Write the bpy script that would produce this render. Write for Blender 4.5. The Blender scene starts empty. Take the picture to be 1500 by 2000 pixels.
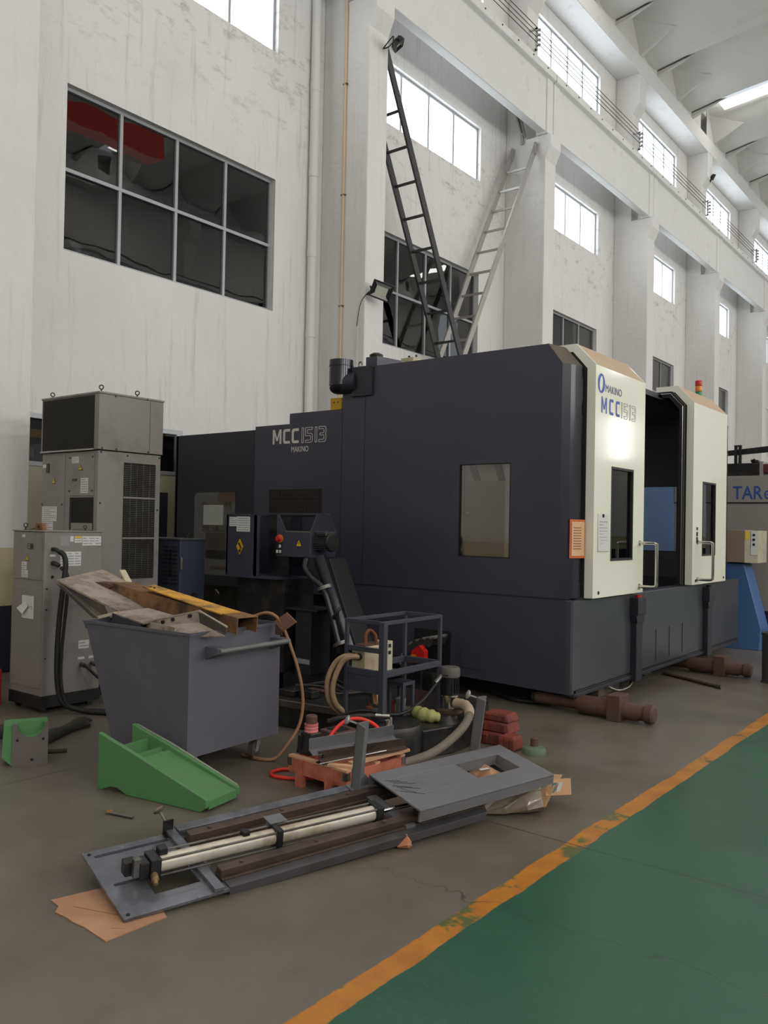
import bpy, bmesh, math, random
from mathutils import Matrix, Vector, Euler
from mathutils.geometry import tessellate_polygon
PI = math.pi
rnd = random.Random(7)
scene = bpy.context.scene
COL = scene.collection

# ------------------------------------------------------------------ camera, world, exposure
cam_d = bpy.data.cameras.new('camera'); cam = bpy.data.objects.new('camera', cam_d); COL.objects.link(cam)
YAW, PITCH, ROLL, FPX = 0.661455, 0.0152746, 0.0191672, 1651.277
cf = Vector((-math.sin(YAW)*math.cos(PITCH), math.cos(YAW)*math.cos(PITCH), math.sin(PITCH)))
cr0 = Vector((math.cos(YAW), math.sin(YAW), 0)); cu0 = cr0.cross(cf)
cr = cr0*math.cos(ROLL)+cu0*math.sin(ROLL); cu = cu0*math.cos(ROLL)-cr0*math.sin(ROLL)
mw = Matrix((cr, cu, -cf)).transposed().to_4x4(); mw.translation = (0, 0, 1.6)
cam.matrix_world = mw
cam_d.sensor_fit = 'VERTICAL'; cam_d.sensor_height = 24.0; cam_d.lens = FPX/2000*24.0
cam_d.clip_start = 0.05; cam_d.clip_end = 300
scene.camera = cam
w = bpy.data.worlds.new('world'); scene.world = w; w.use_nodes = True
w.node_tree.nodes['Background'].inputs[0].default_value = (0.86, 0.93, 1.0, 1)
w.node_tree.nodes['Background'].inputs[1].default_value = 1.0
vs = scene.view_settings
vs.view_transform = 'Standard'; vs.look = 'None'; vs.gamma = 1.0; vs.use_curve_mapping = False
vs.exposure = -0.27
cy = scene.cycles
cy.use_light_tree = False; cy.max_bounces = 5; cy.diffuse_bounces = 3; cy.glossy_bounces = 3; cy.transmission_bounces = 2; cy.transparent_max_bounces = 8; cy.caustics_reflective = False; cy.caustics_refractive = False
E_SKY = 7.0      # roof light sheets
E_WIN = 5.0      # daylight panes, wall beside the machine
E_WINR = 12.0     # daylight panes, opposite wall

# ------------------------------------------------------------------ materials
def lin(c):
    return tuple(((v/255)/12.92 if v/255 <= .04045 else ((v/255+.055)/1.055)**2.4) for v in c)
MATS = {}
def mat(name, col, rough=.5, metal=0., var=.12, scale=6., bump=0., bscale=60., dirt=None, dirt_amt=.0, dirt_scale=2.5, spec=.5, coat=0., streak=False, rvar=0.):
    """procedural paint / metal: colour varied by noise, optional dirt patches, fine bump"""
    if name in MATS: return MATS[name]
    m = bpy.data.materials.new(name); m.use_nodes = True; nt = m.node_tree; N = nt.nodes; L = nt.links
    b = N['Principled BSDF']; c = lin(col)
    tc = N.new('ShaderNodeTexCoord')
    n1 = N.new('ShaderNodeTexNoise'); n1.inputs['Scale'].default_value = scale; n1.inputs['Detail'].default_value = 4
    src = tc.outputs['Object']
    if streak:
        mp = N.new('ShaderNodeMapping'); mp.inputs['Scale'].default_value = (1, 1, .12); L.new(src, mp.inputs['Vector']); src1 = mp.outputs[0]
    else: src1 = src
    L.new(src1, n1.inputs['Vector'])
    mx = N.new('ShaderNodeMix'); mx.data_type = 'RGBA'
    mx.inputs[6].default_value = (*[v*(1-var) for v in c], 1); mx.inputs[7].default_value = (*[min(1, v*(1+var)) for v in c], 1)
    L.new(n1.outputs['Fac'], mx.inputs[0]); out = mx.outputs[2]
    if dirt is not None:
        n2 = N.new('ShaderNodeTexNoise'); n2.inputs['Scale'].default_value = dirt_scale; n2.inputs['Detail'].default_value = 4; n2.inputs['Roughness'].default_value = .65
        L.new(src1, n2.inputs['Vector'])
        rp = N.new('ShaderNodeValToRGB'); rp.color_ramp.elements[0].position = max(0, .62-.35*dirt_amt); rp.color_ramp.elements[1].position = min(1, .8-.2*dirt_amt)
        L.new(n2.outputs['Fac'], rp.inputs[0])
        m2 = N.new('ShaderNodeMix'); m2.data_type = 'RGBA'; m2.inputs[7].default_value = (*lin(dirt), 1)
        L.new(rp.outputs[0], m2.inputs[0]); L.new(out, m2.inputs[6]); out = m2.outputs[2]
    L.new(out, b.inputs['Base Color'])
    b.inputs['Roughness'].default_value = rough; b.inputs['Metallic'].default_value = metal
    b.inputs['Specular IOR Level'].default_value = spec; b.inputs['Coat Weight'].default_value = coat; b.inputs['Coat Roughness'].default_value = .08
    if rvar:
        mr = N.new('ShaderNodeMapRange'); mr.inputs[3].default_value = max(.03, rough-rvar); mr.inputs[4].default_value = min(1, rough+rvar)
        L.new(n1.outputs['Fac'], mr.inputs[0]); L.new(mr.outputs[0], b.inputs['Roughness'])
    if bump:
        n3 = N.new('ShaderNodeTexNoise'); n3.inputs['Scale'].default_value = bscale; n3.inputs['Detail'].default_value = 4
        L.new(src, n3.inputs['Vector'])
        bp = N.new('ShaderNodeBump'); bp.inputs['Strength'].default_value = bump; bp.inputs['Distance'].default_value = .01
        L.new(n3.outputs['Fac'], bp.inputs['Height']); L.new(bp.outputs[0], b.inputs['Normal'])
    MATS[name] = m; return m
def emis(name, col, s):
    m = bpy.data.materials.new(name); m.use_nodes = True; nt = m.node_tree; nt.nodes.clear()
    e = nt.nodes.new('ShaderNodeEmission'); e.inputs[0].default_value = (*col, 1); e.inputs[1].default_value = s
    o = nt.nodes.new('ShaderNodeOutputMaterial'); nt.links.new(e.outputs[0], o.inputs[0]); MATS[name] = m; return m
def glass(name, tint=(.8, .85, .85), wavy=.0, refl=1.0, rough=.0):
    """thin pane: see-through plus mirror reflection by Fresnel"""
    m = bpy.data.materials.new(name); m.use_nodes = True; nt = m.node_tree; N = nt.nodes; L = nt.links; N.clear()
    t = N.new('ShaderNodeBsdfTransparent'); t.inputs[0].default_value = (*tint, 1)
    g = N.new('ShaderNodeBsdfGlossy'); g.inputs['Roughness'].default_value = rough; g.inputs['Color'].default_value = (1, 1, 1, 1)
    fr = N.new('ShaderNodeFresnel'); fr.inputs[0].default_value = 1.75
    mu = N.new('ShaderNodeMath'); mu.operation = 'MULTIPLY'; mu.inputs[1].default_value = refl; mu.use_clamp = True
    L.new(fr.outputs[0], mu.inputs[0])
    mx = N.new('ShaderNodeMixShader'); L.new(mu.outputs[0], mx.inputs[0]); L.new(t.outputs[0], mx.inputs[1]); L.new(g.outputs[0], mx.inputs[2])
    if wavy:
        tc = N.new('ShaderNodeTexCoord'); n = N.new('ShaderNodeTexNoise'); n.inputs['Scale'].default_value = 1.3; n.inputs['Detail'].default_value = 1
        L.new(tc.outputs['Object'], n.inputs['Vector'])
        bp = N.new('ShaderNodeBump'); bp.inputs['Strength'].default_value = wavy; bp.inputs['Distance'].default_value = .1
        L.new(n.outputs['Fac'], bp.inputs['Height']); L.new(bp.outputs[0], g.inputs['Normal'])
    o = N.new('ShaderNodeOutputMaterial'); L.new(mx.outputs[0], o.inputs[0]); MATS[name] = m; return m

def wall_mat(name='plaster_wall', patch=.6, streak=.42):
    m = bpy.data.materials.new(name); m.use_nodes = True; nt = m.node_tree; N = nt.nodes; L = nt.links; b = N['Principled BSDF']
    geo = N.new('ShaderNodeNewGeometry'); sp = N.new('ShaderNodeSeparateXYZ'); L.new(geo.outputs['Position'], sp.inputs[0])
    n1 = N.new('ShaderNodeTexNoise'); n1.inputs['Scale'].default_value = .8; n1.inputs['Detail'].default_value = 4; n1.inputs['Roughness'].default_value = .6
    L.new(geo.outputs['Position'], n1.inputs['Vector'])
    white = N.new('ShaderNodeMix'); white.data_type = 'RGBA'; white.inputs[6].default_value = (*lin((216, 213, 209)), 1); white.inputs[7].default_value = (*lin((234, 232, 229)), 1)
    L.new(n1.outputs['Fac'], white.inputs[0])
    # vertical drip streaks and soot patches
    mp = N.new('ShaderNodeMapping'); mp.inputs['Scale'].default_value = (6, 6, .35); L.new(geo.outputs['Position'], mp.inputs[0])
    n2 = N.new('ShaderNodeTexNoise'); n2.inputs['Scale'].default_value = 1.4; n2.inputs['Detail'].default_value = 4; n2.inputs['Roughness'].default_value = .7; L.new(mp.outputs[0], n2.inputs['Vector'])
    r2 = N.new('ShaderNodeValToRGB'); r2.color_ramp.elements[0].position = .56; r2.color_ramp.elements[1].position = .80; L.new(n2.outputs['Fac'], r2.inputs[0])
    mp3 = N.new('ShaderNodeMapping'); mp3.inputs['Scale'].default_value = (1, 1, 2.2); L.new(geo.outputs['Position'], mp3.inputs[0])
    n3 = N.new('ShaderNodeTexNoise'); n3.inputs['Scale'].default_value = 2.6; n3.inputs['Detail'].default_value = 4; n3.inputs['Roughness'].default_value = .75; L.new(mp3.outputs[0], n3.inputs['Vector'])
    r3 = N.new('ShaderNodeValToRGB'); r3.color_ramp.elements[0].position = .54; r3.color_ramp.elements[1].position = .74; L.new(n3.outputs['Fac'], r3.inputs[0])
    # patches sit mostly in the band between the two window rows
    band = N.new('ShaderNodeMapRange'); band.inputs[1].default_value = 6.9; band.inputs[2].default_value = 8.6; L.new(sp.outputs['Z'], band.inputs[0])
    band2 = N.new('ShaderNodeMapRange'); band2.inputs[1].default_value = 10.3; band2.inputs[2].default_value = 9.2; L.new(sp.outputs['Z'], band2.inputs[0])
    bm_ = N.new('ShaderNodeMath'); bm_.operation = 'MULTIPLY'; L.new(band.outputs[0], bm_.inputs[0]); L.new(band2.outputs[0], bm_.inputs[1])
    bm2 = N.new('ShaderNodeMath'); bm2.operation = 'MULTIPLY'; L.new(bm_.outputs[0], bm2.inputs[0]); L.new(r3.outputs[0], bm2.inputs[1])
    s1 = N.new('ShaderNodeMath'); s1.operation = 'MULTIPLY'; s1.inputs[1].default_value = streak; L.new(r2.outputs[0], s1.inputs[0])
    s2 = N.new('ShaderNodeMath'); s2.operation = 'MULTIPLY_ADD'; s2.inputs[1].default_value = patch; L.new(bm2.outputs[0], s2.inputs[0]); L.new(s1.outputs[0], s2.inputs[2]); s2.use_clamp = True
    soot = N.new('ShaderNodeMix'); soot.data_type = 'RGBA'; soot.inputs[7].default_value = (*lin((120, 114, 104)), 1)
    L.new(s2.outputs[0], soot.inputs[0]); L.new(white.outputs[2], soot.inputs[6])
    # painted dado: cream band and dark skirting
    g1 = N.new('ShaderNodeMath'); g1.operation = 'LESS_THAN'; g1.inputs[1].default_value = 1.29; L.new(sp.outputs['Z'], g1.inputs[0])
    cre = N.new('ShaderNodeMix'); cre.data_type = 'RGBA'; cre.inputs[7].default_value = (*lin((196, 186, 152)), 1); L.new(g1.outputs[0], cre.inputs[0]); L.new(soot.outputs[2], cre.inputs[6])
    g2 = N.new('ShaderNodeMath'); g2.operation = 'LESS_THAN'; g2.inputs[1].default_value = .69; L.new(sp.outputs['Z'], g2.inputs[0])
    nav = N.new('ShaderNodeMix'); nav.data_type = 'RGBA'; nav.inputs[7].default_value = (*lin((34, 38, 50)), 1); L.new(g2.outputs[0], nav.inputs[0]); L.new(cre.outputs[2], nav.inputs[6])
    L.new(nav.outputs[2], b.inputs['Base Color']); b.inputs['Roughness'].default_value = .75
    n4 = N.new('ShaderNodeTexNoise'); n4.inputs['Scale'].default_value = 7; n4.inputs['Detail'].default_value = 4; L.new(geo.outputs['Position'], n4.inputs['Vector'])
    bp = N.new('ShaderNodeBump'); bp.inputs['Strength'].default_value = .4; bp.inputs['Distance'].default_value = .03; L.new(n4.outputs['Fac'], bp.inputs['Height']); L.new(bp.outputs[0], b.inputs['Normal'])
    MATS[name] = m; return m

def floor_mat():
    m = bpy.data.materials.new('painted_floor'); m.use_nodes = True; nt = m.node_tree; N = nt.nodes; L = nt.links; b = N['Principled BSDF']
    geo = N.new('ShaderNodeNewGeometry'); sp = N.new('ShaderNodeSeparateXYZ'); L.new(geo.outputs['Position'], sp.inputs[0])
    def math_(op, a, bb=None, cl=False):
        n = N.new('ShaderNodeMath'); n.operation = op; n.use_clamp = cl
        for i, v in enumerate((a, bb)):
            if v is None: continue
            if isinstance(v, (int, float)): n.inputs[i].default_value = v
            else: L.new(v, n.inputs[i])
        return n.outputs[0]
    def noise(s, d=6, r=.6, sc=None):
        n = N.new('ShaderNodeTexNoise'); n.inputs['Scale'].default_value = s; n.inputs['Detail'].default_value = min(d, 4); n.inputs['Roughness'].default_value = r
        if sc:
            mp = N.new('ShaderNodeMapping'); mp.inputs['Scale'].default_value = sc; L.new(geo.outputs['Position'], mp.inputs[0]); L.new(mp.outputs[0], n.inputs['Vector'])
        else: L.new(geo.outputs['Position'], n.inputs['Vector'])
        return n.outputs['Fac']
    def mix(fac, a, c):
        n = N.new('ShaderNodeMix'); n.data_type = 'RGBA'
        if isinstance(fac, (int, float)): n.inputs[0].default_value = fac
        else: L.new(fac, n.inputs[0])
        for i, v in ((6, a), (7, c)):
            if isinstance(v, tuple): n.inputs[i].default_value = (*lin(v), 1)
            else: L.new(v, n.inputs[i])
        return n.outputs[2]
    def ramp(v, lo, hi):
        n = N.new('ShaderNodeMapRange'); n.inputs[1].default_value = lo; n.inputs[2].default_value = hi; L.new(v, n.inputs[0]); return n.outputs[0]
    X, Y = sp.outputs['X'], sp.outputs['Y']
    conc = mix(ramp(noise(1.1, 8), .3, .7), (100, 93, 83), (118, 110, 99))
    conc = mix(math_('MULTIPLY', ramp(noise(.7, 9, .7), .50, .70), .7), conc, (82, 73, 60))
    conc = mix(math_('MULTIPLY', ramp(noise(5, 10, .75), .6, .75), .25), conc, (58, 56, 48))
    green = mix(ramp(noise(.9, 6), .35, .65), (30, 80, 58), (48, 94, 72))
    green = mix(math_('MULTIPLY', ramp(noise(14, 6, .7), .64, .7), .25), green, (86, 108, 94))
    yel = mix(ramp(noise(6, 8), .35, .7), (196, 128, 40), (168, 104, 36))
    wob = math_('MULTIPLY', math_('SUBTRACT', noise(1.7, 5), .5), .07)
    Xw = math_('ADD', X, wob)
    isg = ramp(Xw, -1.803, -1.797)
    wear = math_('ADD', noise(3.2, 9, .7), math_('MULTIPLY', noise(.9, 3), .35))
    isy = math_('MULTIPLY', ramp(Xw, -1.908, -1.900), math_('SUBTRACT', 1.0, isg))
    yw = mix(math_('MULTIPLY', ramp(wear, .73, .79), .85), yel, (58, 96, 56))
    c = mix(isg, conc, green)
    c = mix(isy, c, yw)
    # saw-cut joints
    def joint(v, p, w_): return math_('LESS_THAN', math_('ABSOLUTE', math_('SUBTRACT', v, p)), w_)
    jl = None
    for p in (-2.0, 3.97, 9.97, 15.97, 21.97):
        j = joint(math_('ADD', Y, math_('MULTIPLY', X, .02)), p, .004); jl = j if jl is None else math_('MAXIMUM', jl, j)
    for p in (-4.9, 1.3):
        jl = math_('MAXIMUM', jl, joint(X, p, .004))
    c = mix(math_('MULTIPLY', jl, .85), c, (28, 28, 26))
    # wandering hairline crack
    cr_ = math_('ABSOLUTE', math_('SUBTRACT', math_('ADD', Y, math_('MULTIPLY', math_('SUBTRACT', noise(1.6, 8, .7), .5), .5)), 3.15))
    crk = math_('MULTIPLY', math_('LESS_THAN', cr_, .004), ramp(X, -2.9, -1.9))
    c = mix(math_('MULTIPLY', crk, .55), c, (40, 44, 40))
    L.new(c, b.inputs['Base Color'])
    ro = N.new('ShaderNodeMapRange'); ro.inputs[3].default_value = .22; ro.inputs[4].default_value = .44; L.new(noise(1.6, 8), ro.inputs[0]); L.new(ro.outputs[0], b.inputs['Roughness'])
    bp = N.new('ShaderNodeBump'); bp.inputs['Strength'].default_value = .12; bp.inputs['Distance'].default_value = .01
    hh = math_('SUBTRACT', noise(22, 4), math_('MULTIPLY', jl, 2.0)); L.new(hh, bp.inputs['Height']); L.new(bp.outputs[0], b.inputs['Normal'])
    MATS['painted_floor'] = m; return m

WALL = wall_mat(); COLM = wall_mat('column_plaster', .12, .2); FLOOR = floor_mat()
CONC = mat('beam_concrete', (224, 223, 221), .75, var=.05, scale=1.5, bump=.15, bscale=12, dirt=(206, 202, 194), dirt_amt=.1)
ROOFM = mat('roof_concrete', (208, 206, 202), .8, var=.05, scale=.6, dirt=(186, 183, 178), dirt_amt=.1, dirt_scale=.8)
ALU = mat('window_aluminium', (168, 170, 172), .4, .3, var=.05)
SKYW = emis('daylight_pane', (.84, .92, 1), E_WIN)
SKYWR = emis('bright_daylight_pane', (1, .985, .965), E_WINR)
SKYR = emis('roof_light_sheet', (1, .97, .90), E_SKY)
PANE = glass('dark_window_glass', (.55, .57, .58), wavy=.04, refl=1.35)
CLEAR = glass('machine_window_glass', (.95, .94, .92), refl=1.0)
NAVY = mat('navy_enamel', (62, 60, 73), .42, var=.06, scale=1.4, dirt=(70, 67, 77), dirt_amt=.2, dirt_scale=1.2, bump=.02, bscale=120)
NAVY_D = mat('dark_navy_enamel', (38, 39, 48), .5, var=.08, scale=2)
SLATE = mat('slate_grey_enamel', (66, 67, 73), .3, var=.05, scale=2, rvar=.06)
BEIGE = mat('cream_enamel', (244, 241, 224), .09, var=.03, scale=1.2)
DUST = mat('dust_coated_top', (190, 168, 140), .9, var=.08, scale=4)
BLACK = mat('black_rubber', (24, 23, 24), .6, var=.1)
BLACKP = mat('black_plastic', (32, 32, 34), .4, var=.1)
INSIDE = mat('machine_interior', (96, 90, 92), .6, var=.2, scale=3)
CHROME = mat('polished_chrome', (205, 203, 198), .18, 1., var=.05)
STEEL = mat('worn_steel', (126, 124, 120), .38, .8, var=.15, scale=8, dirt=(84, 76, 66), dirt_amt=.5, dirt_scale=6)
GREY = mat('grey_enamel', (138, 132, 127), .45, var=.05, scale=1.6, dirt=(118, 112, 106), dirt_amt=.3)
DKMESH = mat('dark_filter_mesh', (34, 31, 29), .9, var=.3, scale=300, bump=.5, bscale=400)
PAPER = mat('white_paper', (214, 213, 210), .8, var=.03)
PAPERD = mat('printed_grey', (150, 150, 152), .8, var=.25, scale=40)
INK = mat('black_ink', (30, 30, 32), .7, var=.1)
YEL = mat('warning_yellow', (224, 190, 40), .5, var=.06)
YELDK = mat('safety_yellow', (214, 168, 28), .45, var=.1)
RED = mat('signal_red', (196, 34, 30), .4, var=.08)
ORANGE = mat('orange_lens', (226, 130, 30), .3, var=.05)
GREENL = mat('green_lens', (24, 122, 84), .3, var=.05)
BLUEP = mat('blue_enamel', (80, 112, 164), .4, var=.1, scale=2)
BLUET = mat('blue_lettering', (66, 88, 168), .5, var=.03)
WHITET = mat('white_lettering', (206, 203, 196), .6, var=.03)
CARTM = mat('cart_grey_paint', (93, 91, 100), .5, var=.07, scale=2.2, dirt=(104, 102, 108), dirt_amt=.25, dirt_scale=3)
RUST = mat('rusty_steel', (146, 106, 66), .8, .1, var=.25, scale=7, bump=.3, bscale=60, dirt=(70, 56, 46), dirt_amt=.6, dirt_scale=5)
RUSTY_Y = mat('rusty_yellow_paint', (222, 164, 56), .65, var=.15, scale=6, dirt=(110, 82, 52), dirt_amt=.55, dirt_scale=6)
RUSTP = mat('rust_brown_paint', (92, 66, 56), .7, var=.2, scale=8, bump=.2, dirt=(70, 56, 50), dirt_amt=.4)
DUSTY = mat('dusty_sheet_steel', (168, 154, 140), .8, var=.12, scale=3, dirt=(92, 74, 60), dirt_amt=.4, dirt_scale=5)
DUSTYD = mat('dusty_dark_steel', (74, 68, 64), .7, .2, var=.15, scale=5, dirt=(104, 92, 78), dirt_amt=.4)
OILY = mat('oily_black_steel', (34, 33, 34), .4, .2, var=.25, scale=6, dirt=(64, 58, 52), dirt_amt=.4, dirt_scale=6)
GRNP = mat('green_casting_paint', (86, 136, 82), .5, var=.08, scale=5, dirt=(98, 130, 92), dirt_amt=.35, dirt_scale=9, bump=.1, bscale=40)
CASTGREY = mat('machined_cast_iron', (112, 104, 100), .55, .3, var=.12, scale=5, dirt=(92, 78, 74), dirt_amt=.4)
PLATE = mat('gunmetal_plate', (124, 125, 133), .26, .45, var=.22, scale=4, dirt=(74, 74, 78), dirt_amt=.55, dirt_scale=3.2, rvar=.12)
PLATED = mat('dark_gunmetal', (122, 121, 124), .45, .2, var=.12, scale=3, dirt=(104, 102, 100), dirt_amt=.35)
RAILM = mat('rust_film_rail', (92, 76, 68), .5, .4, var=.2, scale=6, dirt=(64, 54, 50), dirt_amt=.5, dirt_scale=4)
CYLM = mat('aged_aluminium_tube', (214, 206, 190), .35, .25, var=.1, scale=4, dirt=(150, 130, 104), dirt_amt=.4, dirt_scale=4, streak=False)
CARD = mat('brown_cardboard', (176, 130, 98), .9, var=.12, scale=4, dirt=(196, 152, 120), dirt_amt=.4, dirt_scale=3)
WOODM = mat('reddish_plywood', (190, 112, 84), .8, var=.18, scale=5, dirt=(150, 80, 60), dirt_amt=.5, dirt_scale=8)
WOODL = mat('pale_raw_wood', (206, 160, 122), .8, var=.12, scale=8)
PLASTIC_BAG = mat('translucent_film', (138, 126, 110), .2, .0, var=.12, scale=10, bump=.6, bscale=14, spec=.8)
REDCAST = mat('red_oxide_casting', (128, 52, 42), .7, var=.18, scale=9, bump=.4, bscale=30, dirt=(84, 46, 40), dirt_amt=.45, dirt_scale=7)
REDHOSE = mat('red_air_hose', (232, 56, 40), .4, var=.05)
BRNHOSE = mat('tan_rubber_hose', (150, 112, 82), .6, var=.12, scale=12)
GREYHOSE = mat('grey_braided_hose', (118, 108, 96), .65, var=.12, scale=30, bump=.4, bscale=120)
CLHOSE = mat('cloudy_pvc_hose', (156, 132, 104), .35, var=.12, scale=14)
FRAMEB = mat('blue_black_angle_steel', (66, 68, 78), .5, .2, var=.1, scale=4)
PUMPB = mat('cream_pump_casing', (196, 188, 164), .5, var=.06, scale=5, dirt=(150, 124, 88), dirt_amt=.3)
MOTOR = mat('dark_motor_casing', (58, 58, 60), .5, .2, var=.1, dirt=(104, 94, 84), dirt_amt=.35, dirt_scale=12)
CLOTH = mat('dark_olive_rag', (58, 56, 48), .95, var=.2, scale=14, bump=.5, bscale=40)
ALUL = mat('dull_aluminium', (168, 164, 158), .45, .5, var=.08, scale=5)
LADDERD = mat('dark_steel_ladder', (62, 62, 62), .45, .3, var=.08)
PVCW = mat('white_pvc_pipe', (222, 220, 216), .5, var=.03)
PVCO = mat('cream_conduit', (216, 190, 160), .5, var=.04)
GREYB = mat('light_grey_machine_paint', (150, 143, 138), .5, var=.03, scale=1)
CREAMD = mat('cream_steel_door', (168, 162, 138), .6, var=.06, scale=2)
GREYIN = mat('pale_interior_panel', (168, 168, 162), .6, var=.06, scale=4)
TANIN = mat('tan_interior_cover', (206, 192, 180), .7, var=.05, scale=2)
GREENWRAP = mat('pale_green_wrap', (168, 166, 104), .5, var=.15, scale=10, bump=.5, bscale=25)
TAPE = mat('brown_parcel_board', (188, 146, 108), .75, var=.1, scale=6)
TEALS = mat('teal_print', (70, 130, 140), .6)
PINKP = mat('pale_pink_thread', (208, 122, 120), .5, var=.15, scale=40)
DEEP = mat('unlit_hall_surface', (60, 62, 64), .9, var=.1)
CRANER = mat('crane_red', (226, 70, 62), .5, var=.05)
LEDM = mat('led_board', (196, 200, 180), .4, var=.05)
ORNG_E = mat('orange_card_edge', (214, 110, 60), .7)
PEACH = mat('peach_card', (226, 180, 140), .8, var=.05)

# ------------------------------------------------------------------ mesh helpers
class B:
    def __init__(s): s.bm = bmesh.new()
    def poly(s, pts):
        s.bm.faces.new([s.bm.verts.new(p) for p in pts]); return s
    def hexa(s, v):
        """8 corners: bottom 4 (ccw) then top 4"""
        vs_ = [s.bm.verts.new(p) for p in v]
        for f in ((3, 2, 1, 0), (4, 5, 6, 7), (0, 1, 5, 4), (1, 2, 6, 5), (2, 3, 7, 6), (3, 0, 4, 7)): s.bm.faces.new([vs_[i] for i in f])
        return s
    def box(s, x0, x1, y0, y1, z0, z1):
        return s.hexa([(x0, y0, z0), (x1, y0, z0), (x1, y1, z0), (x0, y1, z0), (x0, y0, z1), (x1, y0, z1), (x1, y1, z1), (x0, y1, z1)])
    def prism(s, pts, axis, a, b):
        """polygon in the plane normal to axis, from a to b. axis x: (y,z); y: (x,z); z: (x,y)"""
        def P(p, t): return {'x': (t, p[0], p[1]), 'y': (p[0], t, p[1]), 'z': (p[0], p[1], t)}[axis]
        va = [s.bm.verts.new(P(p, a)) for p in pts]; vb = [s.bm.verts.new(P(p, b)) for p in pts]; n = len(pts)
        s.bm.faces.new(va[::-1]); s.bm.faces.new(vb)
        for i in range(n): s.bm.faces.new((va[i], va[(i+1) % n], vb[(i+1) % n], vb[i]))
        return s
    def ringplate(s, outer, inner, axis, a, b):
        """rectangular plate with rectangular hole; outer/inner=(u0,u1,v0,v1)"""
        o, i = outer, inner
        for (u0, u1, v0, v1) in ((o[0], i[0], o[2], o[3]), (i[1], o[1], o[2], o[3]), (i[0], i[1], o[2], i[2]), (i[0], i[1], i[3], o[3])):
            if u1-u0 > 1e-6 and v1-v0 > 1e-6:
                s.prism([(u0, v0), (u1, v0), (u1, v1), (u0, v1)], axis, a, b)
        return s
    def cyl(s, p0, p1, r0, r1=None, n=16, cap=True):
        p0, p1 = Vector(p0), Vector(p1); r1 = r0 if r1 is None else r1
        d = (p1-p0).normalized(); a = d.orthogonal().normalized(); b = d.cross(a)
        r = [[s.bm.verts.new(p+rr*(math.cos(2*PI*i/n)*a+math.sin(2*PI*i/n)*b)) for i in range(n)] for p, rr in ((p0, r0), (p1, r1))]
        for i in range(n): s.bm.faces.new((r[0][i], r[0][(i+1) % n], r[1][(i+1) % n], r[1][i]))
        if cap: s.bm.faces.new(r[0][::-1]); s.bm.faces.new(r[1])
        return s
    def lathe(s, prof, org=(0, 0, 0), d=(0, 0, 1), n=20):
        """prof: (radius, distance along d)"""
        org, d = Vector(org), Vector(d).normalized(); a = d.orthogonal().normalized(); b = d.cross(a); rings = []
        for rr, t in prof: rings.append([s.bm.verts.new(org+d*t+max(rr, 1e-4)*(math.cos(2*PI*i/n)*a+math.sin(2*PI*i/n)*b)) for i in range(n)])
        for q in range(len(rings)-1):
            for i in range(n): s.bm.faces.new((rings[q][i], rings[q][(i+1) % n], rings[q+1][(i+1) % n], rings[q+1][i]))
        s.bm.faces.new(rings[0][::-1]); s.bm.faces.new(rings[-1]); return s
    def tube(s, pts, r, n=10, sub=5, cap=True):
        pts = [Vector(p) for p in pts]
        if sub > 1 and len(pts) > 2:
            out = []
            for i in range(len(pts)-1):
                p0 = pts[max(0, i-1)]; p1 = pts[i]; p2 = pts[i+1]; p3 = pts[min(len(pts)-1, i+2)]
                for k in range(sub):
                    t = k/sub; out.append(.5*((2*p1)+(-p0+p2)*t+(2*p0-5*p1+4*p2-p3)*t*t+(-p0+3*p1-3*p2+p3)*t**3))
            out.append(pts[-1]); pts = out
        a = None; rings = []
        for i, p in enumerate(pts):
            d = (pts[min(i+1, len(pts)-1)]-pts[max(i-1, 0)]).normalized()
            a = d.orthogonal().normalized() if a is None else (a-d*a.dot(d)).normalized()
            b = d.cross(a); rr = r(i/(len(pts)-1)) if callable(r) else r
            rings.append([s.bm.verts.new(p+rr*(math.cos(2*PI*k/n)*a+math.sin(2*PI*k/n)*b)) for k in range(n)])
        for q in range(len(rings)-1):
            for i in range(n): s.bm.faces.new((rings[q][i], rings[q][(i+1) % n], rings[q+1][(i+1) % n], rings[q+1][i]))
        if cap: s.bm.faces.new(rings[0][::-1]); s.bm.faces.new(rings[-1])
        return s
    def bar(s, p0, p1, wdt, h, up=(0, 0, 1)):
        """rectangular bar between two points; wdt sideways, h along up"""
        p0, p1 = Vector(p0), Vector(p1); d = (p1-p0).normalized(); sd = d.cross(Vector(up)).normalized(); u = sd.cross(d)
        c = []
        for p in (p0, p1):
            for a, b in ((-1, -1), (1, -1), (1, 1), (-1, 1)): c.append(p+sd*a*wdt/2+u*b*h/2)
        return s.hexa(c)
    def angle(s, p0, p1, a, t, up=(0, 0, 1)):
        p0, p1 = Vector(p0), Vector(p1); d = (p1-p0).normalized(); sd = d.cross(Vector(up)).normalized(); u = sd.cross(d)
        s.bar(p0+u*t/2, p1+u*t/2, a, t, u); s.bar(p0-sd*(a/2-t/2)+u*a/2, p1-sd*(a/2-t/2)+u*a/2, t, a, u); return s
    def build(s, name, m, parent=None, smooth=False, bevel=0., seg=2, off=None, label=None):
        bmesh.ops.recalc_face_normals(s.bm, faces=s.bm.faces)
        off = ORG.get(parent.name) if (parent is not None and off is None) else off
        if off is not None: bmesh.ops.translate(s.bm, verts=s.bm.verts, vec=-Vector(off))
        me = bpy.data.meshes.new(name); s.bm.to_mesh(me); s.bm.free()
        if smooth:
            for p in me.polygons: p.use_smooth = True
            try: me.set_sharp_from_angle(angle=math.radians(38))
            except Exception: pass
        me.materials.append(m)
        o = bpy.data.objects.new(name, me); COL.objects.link(o)
        if parent is not None: o.parent = parent
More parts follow.
